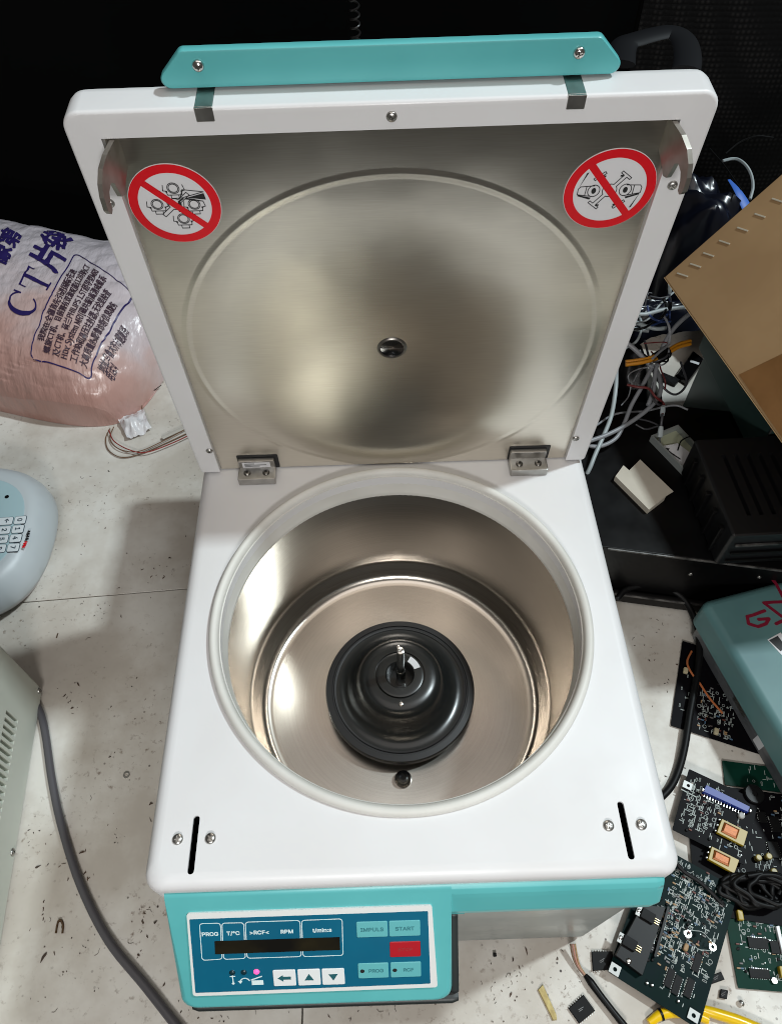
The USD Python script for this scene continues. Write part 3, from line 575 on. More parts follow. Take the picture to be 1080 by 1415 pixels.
# ------------------------------------------------------------------ keypad device, left
kd = thing('keypad_device', 'pale blue rounded desk device with a numeric keypad on top', 'keypad device')
KC = np.array([-.728, .596]); kblue = pm('pale_blue_plastic', S(184, 191, 194), .42, col2=S(177, 185, 189), scale=6, bump=.05, bscale=500); kinlay = pm('keypad_inlay', S(158, 184, 190), .35)
def sup(a, b, z, e=2.5, n=64, dx=0.0, dy=0.0):
    t = np.linspace(0, 2 * np.pi, n, endpoint=False); c, s_ = np.cos(t), np.sin(t)
    return Polygon(np.c_[KC[0] + dx + a * np.sign(c) * np.abs(c) ** (2 / e), KC[1] + dy + b * np.sign(s_) * np.abs(s_) ** (2 / e)]), z
obj('base', loft([sup(.130, .128, .0005), sup(.136, .134, .004), sup(.136, .134, .014), sup(.132, .130, .018)]), pm('base_white', S(206, 204, 206), .4), kd, smooth=40)
obj('housing', loft([sup(.140, .140, .0182), sup(.148, .148, .024), sup(.152, .152, .034), sup(.1505, .1505, .050), sup(.146, .146, .064), sup(.138, .138, .077), sup(.130, .130, .0835), sup(.124, .122, .086), sup(.120, .114, .0865)]), kblue, kd, smooth=60)
obj('inlay', loft([sup(.117, .106, .0862), sup(.117, .106, .0875), sup(.1160, .105, .0880)]), kinlay, kd, smooth=30)
kx = np.array(at(28, 719, .088)[:2]); ky = np.array(at(18.5, 757, .088)[:2]); step = (ky - kx) / 3; perp = np.array([step[1], -step[0]]); perp = perp / np.linalg.norm(perp) * np.linalg.norm(step) * 1.18
if perp[0] > 0: perp = -perp
kang = math.atan2(step[1], step[0]); ks = np.linalg.norm(step)
kwhite = pm('keypad_key', S(204, 212, 216), .4); kline = pm('keypad_line', S(52, 66, 76), .5)
for col, keys in enumerate([['0', '1', '4', '7'], ['←', '2', '5', '8'], ['', '3', '6', '9']]):
    for i, t in enumerate(keys):
        p = kx + step * i + perp * col; wd = ks * (.80 if not (col == 1 and i == 0) else .80); hd_ = perp * 0
        q = affinity.rotate(rrect(-ks * .41, ks * .41, -ks * .50, ks * .50, ks * .14), math.degrees(kang), origin=(0, 0))
        if t == '←': q = affinity.rotate(rrect(-ks * .41, ks * .41, -ks * 1.6, ks * .50, ks * .14), math.degrees(kang), origin=(0, 0)); 
        if col == 2 and i == 0: continue
        q = affinity.translate(q, *p)
        k = obj('key', loft([(q, .0878), (q, .0892), (q.buffer(-.0006), .0896)]), kwhite, kd, smooth=20)
        obj('key_outline', ext(q.buffer(.0009).difference(q.buffer(-.0001)), .0008, .0878), kline, kd)
        if t: obj('lettering', ext(affinity.translate(affinity.rotate(text_shape(t, ks * .42, bold=2), math.degrees(kang), origin=(0, 0)), *p), .0003, .0896), kline, kd)
q = at(9.5, 686.5, .088); obj('sensor_dot', shift(lathe([(0, 0), (.0036, 0), (.0036, .0006), (0, .0010)], 16), (q[0], q[1], .0878)), black, kd)
def klabel(px0, px1, h, mat, name='logo_print'):
    a, b = at(*px0, .088)[:2], at(*px1, .088)[:2]; g = LineString([a, b]).buffer(h, cap_style=2); bars = []
    d = (b - a); L_ = np.linalg.norm(d); d /= L_; nrm = np.array([-d[1], d[0]])
    for k in range(4):
        c = a + d * L_ * (k + .5) / 4; bars.append(LineString([c - nrm * h * (1 if k % 2 else .6), c + nrm * h]).buffer(L_ / 11, cap_style=2))
    bars.append(LineString([a - nrm * h * .1, b - nrm * h * .1]).buffer(h * .25, cap_style=2)); obj(name, ext(unary_union(bars), .0003, .0880), mat, kd)
klabel((39.8, 733), (37, 746.5), .0028, print_black); klabel((36, 748), (32, 757), .0030, sign_red)
p = at(63, 693, .006)
obj('black_stopper', rbox(p[0] - .0105, p[0] + .0105, p[1] - .013, p[1] + .013, 0.0005, .012, .0025), black, label='small black plastic stopper lying on the table by the keypad device', cat='stopper')

# ------------------------------------------------------------------ grey instrument with vents, lower left
gi = thing('instrument_case', 'grey metal instrument case with a row of vent slots in its side', 'instrument')
ga, gb = at(60, 952, .004)[:2], at(0, 1318, .004)[:2]; gd = (gb - ga) / np.linalg.norm(gb - ga); gn = np.array([-gd[1], gd[0]]); gn = gn if gn[0] < 0 else -gn
GM = np.array([[gd[0], gn[0], 0], [gd[1], gn[1], 0], [0, 0, 1.0]]); GO = np.array([ga[0], ga[1], 0.0])
case_grey = pm('case_grey', S(198, 201, 190), .45, col2=S(188, 191, 180), scale=5, bump=.05, bscale=500)
case = mani(rbox(0, .48, 0.0, .34, .006, .30, .003))
wallq = lambda u, v: (lambda d, n: (lambda w: np.array([(w - GO) @ np.array([gd[0], gd[1], 0]), w[2]]))(CAM + d * (((GO - CAM) @ n) / (d @ n))))(ray(u, v), np.array([gn[0], gn[1], 0]))
v0, v1 = wallq(14, 1000), wallq(0, 1118)
nv = 12
for k in range(-1, nv + 2):
    x = v0[0] + (v1[0] - v0[0]) * k / (nv - 1)
    case = case - mani(shift(trimesh.creation.box((.0055, .02, .040)), (x, .0, .5 * (v0[1] + v1[1]) + .006)))
case = case - mani(trimesh.creation.box((.44, .30, .26), transform=trimesh.transformations.translation_matrix((.24, .17, .155))))
gmesh = xf(case, GM, GO)
obj('case', gmesh, case_grey, gi, smooth=25)
obj('inner_liner', xf(rbox(.024, .456, .0205, .3, .03, .28, .002), GM, GO), black, gi)
for (u, v) in ((57, 936), (17, 1178)):
    w = wallq(u, v); A = np.array([[1, 0, 0], [0, 0, -1.0], [0, 1, 0]])
    obj('case_screw', xf(shift(xf(screw(.0052, .003, .4), A), (max(w[0], .009), 0, w[1])), GM, GO), zinc, gi, smooth=35)
obj('lid_seam', xf(rbox(-.0012, -.0002, .004, .336, .012, .296, .0003), GM, GO), blackgloss, gi)
wire('mains_cable', 'thick grey cable curving across the table in front of the instrument case', 'cable', [(46, 965), (60, 1000), (72, 1080), (86, 1145), (112, 1225), (150, 1300), (200, 1362), (244, 1418), (262, 1440)], .0062, .0056, pm('grey_cable', S(78, 76, 80), .42, bump=.04), n=14)

# ------------------------------------------------------------------ right side
# black equipment case lying on the bench
bk = thing('black_case', 'black metal equipment case lying flat behind the teal box, right of the centrifuge', 'equipment case')
BHt = .14; a0, a1 = at(858, 757, BHt)[:2], at(1080, 785, BHt)[:2]; bd = (a1 - a0) / np.linalg.norm(a1 - a0); bn = np.array([-bd[1], bd[0]])
bn = bn if bn[1] > 0 else -bn; KM = np.array([[bd[0], bn[0], 0], [bd[1], bn[1], 0], [0, 0, 1.0]]); KO = np.array([a0[0], a0[1], 0.0])
blackmetal = pm('black_metal', S(8, 8, 9), .36, .0, col2=S(11, 10, 10), scale=12, rvar=.10, specular_ior_level=.22, bump=.05, bscale=300)
obj('case_body', xf(rbox(-.08, .52, 0, .31, .004, BHt - .003, .003), KM, KO), blackmetal, bk)
obj('case_cover', xf(rbox(-.082, .522, -.002, .312, BHt - .0028, BHt, .0012), KM, KO), blackmetal, bk)
edge_mat = pm('worn_edge', S(112, 110, 108), .35, .4, col2=S(40, 40, 40), scale=60)
obj('edge_trim', xf(rbox(-.02, .50, -.0042, -.0022, BHt - .0042, BHt - .0008, .0008), KM, KO), edge_mat, bk)
obj('front_ledge', xf(rbox(-.06, .50, -.013, -.0045, .004, .030, .002), KM, KO), blackmetal, bk)
obj('ledge_trim', xf(rbox(-.06, .50, -.0142, -.0132, .026, .030, .0005), KM, KO), edge_mat, bk)
for x in (.115, .21, .29, .33):
    obj('case_screw', xf(shift(xf(screw(.0032, .0018, .4), np.array([[1, 0, 0], [0, 0, -1.0], [0, 1, 0]])), (x, 0, .085 + (x * 37 % 1) * .03)), KM, KO), zinc, bk, smooth=35)
# folded paper
def prism_px(px, z, th, name, label, cat, mat, group=None):
    q = Polygon(at2(px, z + th)); return obj(name, loft([(q, z), (q, z + th)]), mat, label=label, cat=cat, group=group)
card = pm('cream_card', S(186, 178, 164), .6, col2=S(176, 168, 154), scale=20)
pw = at2([(850, 658), (861, 643), (869, 650), (884, 635), (930, 679), (919, 686), (896, 704)], BHt + .012)
pc = thing('folded_card', 'small cream folded card lying on top of the black equipment case', 'card')
obj('card_top', ext(Polygon(pw), .0012, BHt + .011), card, pc)
pe = at2([(850, 658), (896, 704), (919, 686)], BHt + .011)
for A_, B_ in ((pe[0], pe[1]), (pe[1], pe[2])):
    q = LineString([A_, B_]).buffer(.0006, cap_style=2); obj('card_side', ext(q, .0105, BHt + .0005), card, pc)
# tray with scraps
tr = thing('plastic_tray', 'pale green plastic tray with an arrow mark behind the cream card', 'tray')
tq = Polygon(at2([(899, 603), (936, 588), (985, 640), (962, 668)], BHt + .012))
obj('tray_floor', ext(tq.buffer(-.002), .003, BHt + .0006), pm('tray_plastic', S(158, 162, 138), .35), tr)
obj('tray_rim', ext(tq.difference(tq.buffer(-.0028)), .014, BHt + .0004), pm('tray_rim_plastic', S(128, 132, 130), .3), tr)
wl = Polygon(at2([(911, 617), (936, 612), (972, 640), (958, 655)], BHt + .007)); obj('white_label', ext(wl, .0015, BHt + .005), sign_white, tr)
aw = [at(920, 621, BHt + .007)[:2], at(939, 634, BHt + .007)[:2]]
obj('arrow_print', ext(unary_union([LineString(aw).buffer(.0012), Polygon([aw[0] + [-.004, .004], aw[0] + [.006, .002], aw[0] + [.0005, -.006]])]), .0004, BHt + .0066), print_black, tr)
wire('thin_lead', 'thin black lead bent over the pale green tray', 'wire', [(936, 622), (941, 609), (955, 602), (968, 598)], BHt + .02, .0012, blackw)
# finned black unit
fu = thing('finned_unit', 'black metal unit with cooling slots standing on the equipment case at the right', 'electronics unit')
FH = .075; fa, fb, fc_ = at(958, 607, BHt + FH)[:2], at(1012, 742, BHt + FH)[:2], None
fdv = (fb - fa) / np.linalg.norm(fb - fa); fnv = np.array([-fdv[1], fdv[0]]); fnv = fnv if fnv[0] > 0 else -fnv; fl_ = np.linalg.norm(fb - fa)
FM = np.array([[fdv[0], fnv[0], 0], [fdv[1], fnv[1], 0], [0, 0, 1.0]]); FO = np.array([fa[0], fa[1], BHt + .0004])
body = mani(rbox(0, fl_, 0, .22, 0, FH, .004))
for k in range(7): body = body - mani(shift(trimesh.creation.box((fl_ * .62, .006, .05)), (fl_ * .5, .035 + k * .018, FH + .012)))
obj('unit_body', xf(body, FM, FO), pm('black_cast', S(15, 15, 17), .42, bump=.08, bscale=260), fu)
for k in range(5): obj('side_fin', xf(shift(rbox(-.004, .004, -.006, .0008, .006, FH - .012, .001), (fl_ * (.18 + .17 * k), 0, 0)), FM, FO), blackmetal, fu)
for k in range(3): obj('rail', xf(rbox(fl_ + .0005, fl_ + .004, .01, .20, .012 + .02 * k, .016 + .02 * k, .0008), FM, FO), edge_mat if k == 2 else blackmetal, fu)
# dark green box + carton leaning on it
gx = thing('green_box', 'dark green metal box standing under the cardboard carton', 'box')
g0, g1 = at(958, 482, .20)[:2], at(1033, 634, .20)[:2]; gdv = (g1 - g0) / np.linalg.norm(g1 - g0); gnv = np.array([-gdv[1], gdv[0]]); gnv = gnv if gnv[0] > 0 else -gnv
gg = at(955, 520, .04)[:2]
GXM = np.array([[gdv[0], gnv[0], 0], [gdv[1], gnv[1], 0], [0, 0, 1.0]])
q0, q1 = at(965, 572, .0)[:2], at(1033, 640, .0)[:2]
gl = .27; GX0 = np.array([at(1036, 636, .145)[0] + .006, at(1036, 636, .145)[1], 0]) - np.array([gdv[0], gdv[1], 0]) * gl
dgreen = pm('dark_green_metal', S(54, 76, 72), .4, col2=S(46, 68, 64), scale=8)
obj('box_body', xf(rbox(0, gl, 0, .16, .145, .245, .003), GXM, GX0), dgreen, gx)
obj('box_stand', xf(rbox(.01, gl - .01, .012, .15, .0, .1448, .002), GXM, GX0), dgreen, gx)
obj('edge_strip', xf(rbox(gl - .0015, gl + .0012, -.0012, .0012, .150, .242, .0005), GXM, GX0), edge_mat, gx)
staple_mat = pm('staple_wire', S(206, 196, 176), .35, .3)
ct = thing('cardboard_box', 'tilted brown cardboard carton with a row of staples and brown tape', 'box')
Cc, Ca, Cb = at(920, 383, .35), at(1080, 606, .35), at(1080, 245, .50)
ea = (Ca - Cc) / np.linalg.norm(Ca - Cc); eb = Cb - Cc; eb = eb - ea * (eb @ ea); eb /= np.linalg.norm(eb); en_ = np.cross(ea, eb); flip = 1
if en_ @ (CAM - Cc) < 0: en_ = -en_
CM = np.stack([ea, eb, en_], 1); kraft = pm('kraft_board', S(160, 130, 92), .85, col2=S(146, 116, 80), scale=7, bump=.08, bscale=260, stretch=(1, 1, 1))
def ctn(m): return xf(m, CM, Cc)
obj('carton_body', ctn(rbox(.0, .50, .0, .40, -.24, -.0036, .003)), kraft, ct)
obj('carton_flap', ctn(rbox(-.002, .502, -.002, .402, -.0034, .0006, .0012)), kraft, ct)
obj('board_edge', ctn(rbox(-.0026, .5026, -.0032, -.0021, -.0030, .0002, .0003)), pm('board_edge', S(176, 146, 104), .8), ct)
def cpix(u, v):
    d = ray(u, v); w = CAM + d * (((Cc - CAM) @ en_) / (d @ en_)) - Cc; return np.array([w @ ea, w @ eb])
for u, v in ((943, 380), (961, 367), (979, 352), (1001, 335), (1026, 317), (1050, 298), (1074, 277)):
    p = cpix(u, v); q = cpix(u + 15, v + 5); p2 = cpix(u, v)
    d2 = (q - p2); L2 = np.linalg.norm(d2); a2 = math.atan2(d2[1], d2[0])
    obj('staple', ctn(shift(xf(rbox(-L2 / 2, L2 / 2, -.0012, .0012, 0, .0012, .0004), rotz(a2)), (*p, .0007))), staple_mat, ct)
tp = Polygon([cpix(1021, 518), cpix(1100, 480), cpix(1110, 640), cpix(1083, 610)]).buffer(0).intersection(sbox(.001, .001, .49, .39))
obj('tape', ctn(ext(tp, .0005, .0007)), pm('brown_tape', S(112, 78, 44), .38, col2=S(124, 88, 52), scale=18, bump=.25, bscale=70, dist=.001), ct)

# teal box
tx = thing('teal_box', 'teal topped grey metal box with red handwriting at the right edge', 'box')
TH = .105; t0, t1, t2 = at(968, 830, TH)[:2], at(1080, 1018, TH)[:2], at(1080, 778, TH)[:2]
td_ = (t1 - t0) / np.linalg.norm(t1 - t0); tn_ = np.array([-td_[1], td_[0]]); tn_ = tn_ if tn_[0] > 0 else -tn_
TM = np.array([[td_[0], tn_[0], 0], [td_[1], tn_[1], 0], [0, 0, 1.0]]); TO_ = np.array([t0[0], t0[1], 0])
teal2 = pm('dull_teal_paint', S(88, 126, 126), .48, col2=S(76, 112, 114), scale=8, bump=.06, bscale=400)
def tl(d, z, r=.014): return (rrect(d, .34 - d, d, .26 - d, max(r - d, .003), 6), z)
obj('teal_cover', xf(loft([tl(.002, TH - .055), tl(0, TH - .053), tl(0, TH - .012)] + [tl(.012 * (1 - math.cos(a)), TH - .012 + .012 * math.sin(a)) for a in np.linspace(.3, math.pi / 2, 5)]), TM, TO_), teal2, tx, smooth=40)
scuffed = pm('scuffed_steel', S(116, 118, 120), .38, .35, col2=S(84, 86, 90), scale=14, stretch=(1, 1, 3), rvar=.1)
obj('grey_base', xf(rbox(.010, .33, .012, .25, .004, TH - .0552, .003), TM, TO_), scuffed, tx)
def tq_(u, v): w = at(u, v, TH + .0004); w = w - TO_; return np.array([w[0] * td_[0] + w[1] * td_[1], w[0] * tn_[0] + w[1] * tn_[1]])
def stroke(px, w=.0024): return LineString([tq_(u, v) for u, v in px]).buffer(w)
strokes = [stroke([(1056, 844), (1040, 850), (1032, 852), (1034, 862), (1047, 866), (1058, 862), (1062, 855), (1048, 856)]), stroke([(1055, 833), (1070, 832), (1100, 831)]), stroke([(1055, 833), (1080, 852), (1095, 860)]), stroke([(1061, 793), (1072, 807), (1082, 826)]), stroke([(1072, 862), (1085, 856)])]
obj('handwriting', xf(ext(unary_union(strokes), .0004, TH), TM, TO_), pm('red_marker', S(120, 18, 44), .4), tx)
lb = Polygon([tq_(1060, 884), tq_(1078, 874), tq_(1100, 900), tq_(1086, 912)]); obj('label', xf(ext(lb, .0004, TH), TM, TO_), sign_white, tx)
lb2 = Polygon([tq_(1062, 885), tq_(1074, 879), tq_(1086, 895), tq_(1078, 900)]); obj('label_print', xf(ext(lb2, .0004, TH + .0005), TM, TO_), print_black, tx)
sA = np.array([[1, 0, 0], [0, 0, -1.0], [0, 1, 0]])
for x, z, w, h, m_ in ((.125, .020, .030, .022, zinc), (.185, .012, .016, .034, sign_white), (.07, .016, .012, .026, scuffed)):
    obj('side_label', xf(shift(xf(ext(rrect(0, w, 0, h, .001), .0004), sA), (x, .0119, z)), TM, TO_), m_, tx)

# ------------------------------------------------------------------ circuit boards
rng = random.Random(11)
pcb_dark = pm('board_dark_green', S(6, 28, 26), .42, col2=S(8, 26, 28), scale=40, rvar=.06, specular_ior_level=.04)
pcb_black = pm('board_black', S(9, 8, 11), .42, col2=S(12, 11, 14), scale=40, specular_ior_level=.04)
pcb_green = pm('board_green', S(10, 44, 34), .4, col2=S(12, 50, 40), scale=40, specular_ior_level=.04)
tin = pm('dull_tin', (.30, .30, .29), .5, 1.0); silk = pm('silk_print', S(160, 168, 164), .5); solder = pm('solder', (.62, .62, .60), .3, 1.0); chipm = pm('chip_black', S(11, 11, 12), .5, specular_ior_level=.15); ceram = pm('ceramic_grey', S(120, 122, 122), .5, col2=S(70, 60, 58), scale=90)
res_col = [pm('resistor_tan', S(150, 120, 84), .5), pm('resistor_brown', S(92, 44, 34), .5), pm('resistor_blue', S(70, 96, 120), .5), ceram]
yellowp = pm('yellow_film', S(150, 126, 18), .4); copper = pm('copper_foil', S(150, 84, 30), .42, .35, col2=S(120, 62, 22), scale=300, stretch=(1, 6, 1)); bluep = pm('blue_plastic', S(14, 44, 132), .42)
class Board:
    def __init__(self, name, label, o, ex, w, h, z, mat, th=.0016, down=False, tilt=0.0, group=None):
        self.t = thing(name, label, 'circuit board', group); ex = np.array(ex, float); ex /= np.linalg.norm(ex); ey = np.array([-ex[1], ex[0]])
        self.M = np.array([[ex[0], ey[0], 0], [ex[1], ey[1], 0], [0, 0, 1.0]]); self.o = np.array([o[0], o[1], z]); self.w, self.h, self.th = w, h, th
        self.add('board', ext(rrect(0, w, 0, h, .0015), th), mat, 0)
    def loc(self, u, v):
        p = at(u, v, self.o[2] + self.th) - self.o; return (p @ self.M)[:2]
    def add(self, name, mesh, mat, lift=None, parent=None, smooth=25):
        m = cat_mesh(mesh) if isinstance(mesh, list) else tm(mesh)
        return obj(name, xf(shift(m, (0, 0, self.th + .00005 if lift is None else lift)), self.M, self.o), mat, parent or self.t, smooth=smooth)
    def silk(self, n, area, dens=.0009):
        sh = []
        x0, x1, y0, y1 = area
        for _ in range(n):
            x, y = round(rng.uniform(x0, x1) / .0021) * .0021, round(rng.uniform(y0, y1) / .0021) * .0021; k = rng.random(); a = 90 if rng.random() < .7 else 0
            if k < .45: g = sbox(-rng.uniform(.0012, .004), -.00042, rng.uniform(.0012, .004), .00042)
            elif k < .62: q = rrect(-.0026, .0026, -.0011, .0011, .0004); g = q.difference(q.buffer(-.0004))
            elif k < .72: q = Point(0, 0).buffer(rng.uniform(.0014, .0028), quad_segs=4); g = q.difference(q.buffer(-.0005))
            else: g = unary_union([sbox(i * .0014, -.0005, i * .0014 + .0008, .0005 + rng.uniform(0, .0006)) for i in range(rng.randint(2, 5))])
            sh.append(affinity.translate(affinity.rotate(g, a, origin=(0, 0)), x, y))
        g = unary_union(sh).intersection(sbox(.0008, .0008, self.w - .0008, self.h - .0008))
        p = self.add('silkscreen', ext(g, .0002), silk); data(UsdGeom.Mesh(p).GetPrim(), kind='stuff')
    def small(self, n, area):
        x0, x1, y0, y1 = area; groups = {}
        for _ in range(n):
            x, y = round(rng.uniform(x0, x1) / .0042) * .0042, round(rng.uniform(y0, y1) / .0026) * .0026; k = rng.randrange(6); a = 0 if rng.random() < .85 else math.pi / 2
            if k < 4: m = rbox(-.0022, .0022, -.0009, .0009, 0, .0016, .0003); idx = k
            elif k == 4: m = lathe([(0, 0), (.0018, 0), (.0018, .0022), (.0012, .0026), (0, .0026)], 8); idx = 4
            else: m = lathe([(0, 0), (.0009, 0), (.0007, .0006), (0, .0008)], 7); idx = 5
            groups.setdefault(idx, []).append(shift(xf(m, rotz(a)), (x, y, 0)))
        for idx, ms in groups.items():
            p = self.add('small_component' if idx != 5 else 'solder_joint', ms, res_col[idx] if idx < 4 else chipm if idx == 4 else solder); data(p, kind='stuff')
    def ic(self, u, v, w, h, ang=0.0, hh=.003, pins=True):
        x, y = self.loc(u, v); R = rotz(ang)
        c = self.add('chip', shift(xf(rbox(-w / 2, w / 2, -h / 2, h / 2, .0006, hh, .0004), R), (x, y, 0)), chipm)
        if pins:
            n = max(3, int(h / .0026)); ps = []
            for i in range(n):
                yy = -h / 2 + h * (i + .5) / n
                for sx in (-1, 1): ps.append(rbox(sx * w / 2 - .0010, sx * w / 2 + .0010, yy - .0004, yy + .0004, 0, .0014, .0002))
            self.add('pins', shift(xf(cat_mesh(ps), R), (x, y, 0)), solder, parent=c)
        return c

# large board with power transistors
A_ = Board('circuit_board', 'large dark green circuit board with two power transistors, nearest the front corner of the centrifuge', at(839, 1343, .013)[:2], (.842, -.54), .111, .170, .0130, pcb_dark)
A_.silk(380, (.034, .104, .05, .165)); A_.silk(22, (.05, .10, .008, .05)); A_.small(110, (.03, .10, .06, .168)); A_.small(46, (.03, .058, .035, .11))
for u, v in ((962, 1331), (951, 1366), (924, 1352), (934, 1362)): A_.ic(u, v, .0085, .021, .0)
def pix_box(B, pts, h, name, mat, z=0.0, b=.0008):
    q = Polygon([B.loc(u, v) for u, v in pts]).buffer(-b).buffer(b * .9); return B.add(name, loft([(q.buffer(-b * .4), z), (q, z + b), (q, z + h - b), (q.buffer(-b * .5), z + h)]), mat)
hs = pix_box(A_, [(847, 1322), (884, 1350), (916, 1256), (884, 1252)], .012, 'heat_sink', black)
for (u, v), (su, sv) in (((868, 1307), (863, 1305)), ((893, 1270), (889, 1268))):
    x, y = A_.loc(u, v)
    tr_ = A_.add('power_transistor', shift(rbox(-.0105, .006, -.006, .006, .0122, .0165, .0006), (x, y, 0)), chipm)
    A_.add('metal_tab', shift(rbox(-.0165, -.0107, -.006, .006, .0122, .0136, .0004), (x, y, 0)), tin, parent=tr_)
    A_.add('screw', shift(screw(.0026), (x - .0135, y, .0138)), chrome, parent=tr_)
    A_.add('leads', [shift(rbox(.0062, .0125, k * .0026 - .0005, k * .0026 + .0005, .0126, .0138, .0002), (x, y, 0)) for k in (-1, 0, 1)], pm('tinned_brass', (.75, .62, .36), .3, 1.0) if su == 863 else '/World/Looks/tinned_brass', parent=tr_)
x, y = A_.loc(865, 1330); A_.add('screw', shift(screw(.0034), (x, y, .0121)), chrome)
for u, v in ((848, 1340), (957, 1404)):
    x, y = A_.loc(u, v); q = rrect(-.0062, .0062, -.0058, .0058, .0006).difference(Point(0, 0).buffer(.0024)); A_.add('mounting_bracket', shift(ext(q, .003), (np.clip(x, .0062, .106), np.clip(y, .006, .16), 0)), tin)
p0, p1 = A_.loc(950, 1291), A_.loc(984, 1309); mid = (p0 + p1) / 2
ov = unary_union([Point(*p0).buffer(.0042), Point(*p1).buffer(.0042), Point(*mid).buffer(.0105)]).convex_hull
A_.add('oval_outline', ext(ov.difference(ov.buffer(-.0006)), .0003), silk); A_.add('oval_pad', ext(ov.buffer(-.0006), .0002), pcb_dark)
for p in (p0, p1): A_.add('mounting_ring', ext(Point(*p).buffer(.0046).difference(Point(*p).buffer(.0021)), .0008), zinc, A_.th + .0002)
x, y = A_.loc(946, 1310); A_.add('disc_capacitor', shift(rbox(-.0028, .0028, -.0045, .0045, 0, .006, .0014), (x, y, 0)), res_col[0])
for u, v in ((893, 1359), (900, 1362), (936, 1384)):
    x, y = A_.loc(u, v); A_.add('test_pin', shift(lathe([(0, 0), (.0019, 0), (.0019, .003), (.001, .004), (0, .004)], 12), (x, y, 0)), solder)
q0, q1 = A_.loc(903, 1322), A_.loc(921, 1256); A_.add('edge_rail', ext(LineString([q0, q1]).buffer(.0014), .007), black)
x, y = A_.loc(949, 1215); A_.add('mounting_ring', ext(Point(x, y).buffer(.0044).difference(Point(x, y).buffer(.0022)), .0006), silk)

# board with two gold wound parts
B_ = Board('circuit_board', 'black circuit board with a blue connector and two gold coils', at(928, 1147, .014)[:2], (.872, -.49), .094, .090, .0140, pcb_black)
tl_ = B_.loc(945, 1079); B_.silk(150, (.006, .050, .012, .082)); B_.silk(30, (.055, .09, .006, .05)); B_.small(34, (.005, .088, .006, .078))
for c4 in ([(995, 1133), (1031, 1151), (1025, 1171), (988, 1152)], [(981, 1171), (1019, 1190), (1012, 1209), (976, 1189)]):
    base = pix_box(B_, c4, .006, 'film_coil', yellowp); c = np.mean(c4, axis=0)
    e1, e2 = np.array(c4[0], float), np.array(c4[1], float); dv = (e2 - e1)
    inner = [np.array(c4[0]) + .12 * dv + [-1.2, 3], np.array(c4[0]) + .70 * dv + [-1.2, 3], np.array(c4[3]) + .70 * dv + [1.2, -3], np.array(c4[3]) + .12 * dv + [1.2, -3]]
    qi = Polygon([B_.loc(*p) for p in inner]); B_.add('winding', loft([(qi, .006), (qi, .0072), (qi.buffer(-.0022), .0088)]), copper, parent=base)
    for t in (.1, .5, .9):
        x, y = B_.loc(*(np.array(c4[0]) + t * (np.array(c4[3]) - c4[0]) + [-2, -1])); B_.add('solder_tab', shift(lathe([(0, 0), (.0016, 0), (.0012, .003), (0, .0036)], 10), (x, y, .002)), solder, parent=base)
cn = pix_box(B_, [(973, 1087), (1033, 1117), (1031, 1125), (968, 1096)], .008, 'edge_connector', bluep)
pa, pb = B_.loc(970, 1099), B_.loc(1029, 1127)
B_.add('connector_pins', [shift(rbox(-.0006, .0006, -.0024, .0024, 0, .0024, .0002), (*(pa + (pb - pa) * (i + .5) / 15), 0)) for i in range(15)], solder, parent=cn)
for u, v in ((968, 1094), (1033, 1123)):
    x, y = B_.loc(u, v); B_.add('connector_bolt', shift(lathe([(0, 0), (.0022, 0), (.0022, .0095), (.001, .0105), (0, .0105)], 12), (x, y, 0)), zinc)
x, y = B_.loc(1023, 1128); B_.add('white_button', shift(lathe([(0, 0), (.0042, 0), (.0042, .004), (.003, .005), (0, .005)], 18), (x, y, 0)), pm('button_grey', S(150, 150, 146), .5))
x, y = B_.loc(949, 1086); q = sbox(-.006, -.005, .006, .005).difference(Point(.001, 0).buffer(.0022)); B_.add('mounting_bracket', shift(ext(q, .002), (x, y, 0)), tin)
B_.add('board_print', ext(affinity.translate(LineString([B_.loc(941, 1091), B_.loc(962, 1102)]).buffer(.0007), 0, 0), .0002), silk)

# boards under it and at the right edge
F_ = Board('circuit_board', 'wide dark circuit board with a black buzzer, under the gold coil board', at(962, 1262, .005)[:2], (.985, -.17), .22, .165, .0050, pcb_black)
F_.silk(150, (.05, .19, .05, .16)); F_.small(60, (.04, .2, .06, .16))
x, y = F_.loc(1037, 1101); bz = F_.add('buzzer', shift(lathe([(0, 0), (.0125, 0), (.0130, .002), (.0130, .013), (.0118, .0145), (.004, .0148), (.0036, .0135), (0, .0135)], 32), (x, y, 0)), black, smooth=35)
for u, v in ((1045, 1187), (1059, 1185), (1066, 1206)):
    x, y = F_.loc(u, v); F_.add('capacitor', shift(lathe([(0, 0), (.0038, 0), (.0040, .001), (.0040, .008), (.0030, .009), (0, .009)], 18), (x, y, 0)), pm('cap_tan', S(150, 134, 72), .4) if u == 1045 else '/World/Looks/cap_tan', smooth=35)
for u, v, w, h in ((1070, 1140, .012, .02), (1068, 1175, .014, .02), (1052, 1130, .010, .014)): F_.ic(u, v, w, h, .1)
G_ = Board('circuit_board', 'bright green bare circuit board poking out behind the buzzer board', at(1001, 1085, .002)[:2], (.985, -.17), .12, .034, .0018, pcb_green)
G_.silk(14, (.03, .09, .004, .03))
C_ = Board('circuit_board', 'worn green circuit board at the right edge below the black cable heap', at(1019, 1366, .003)[:2], (.99, -.10), .15, .085, .0030, pcb_green)
C_.silk(150, (.01, .12, .012, .08)); C_.small(50, (.006, .12, .012, .08))
for u, v, w, h in ((1046, 1304, .024, .012), (1048, 1346, .024, .010), (1070, 1310, .012, .014)): C_.ic(u, v, h, w, math.pi / 2)
for u, v in ((1078, 1344), (1020, 1266)): x, y = C_.loc(u, v); C_.add('film_capacitor', shift(rbox(-.0035, .0035, -.006, .006, 0, .008, .001), (x, y, 0)), yellowp)
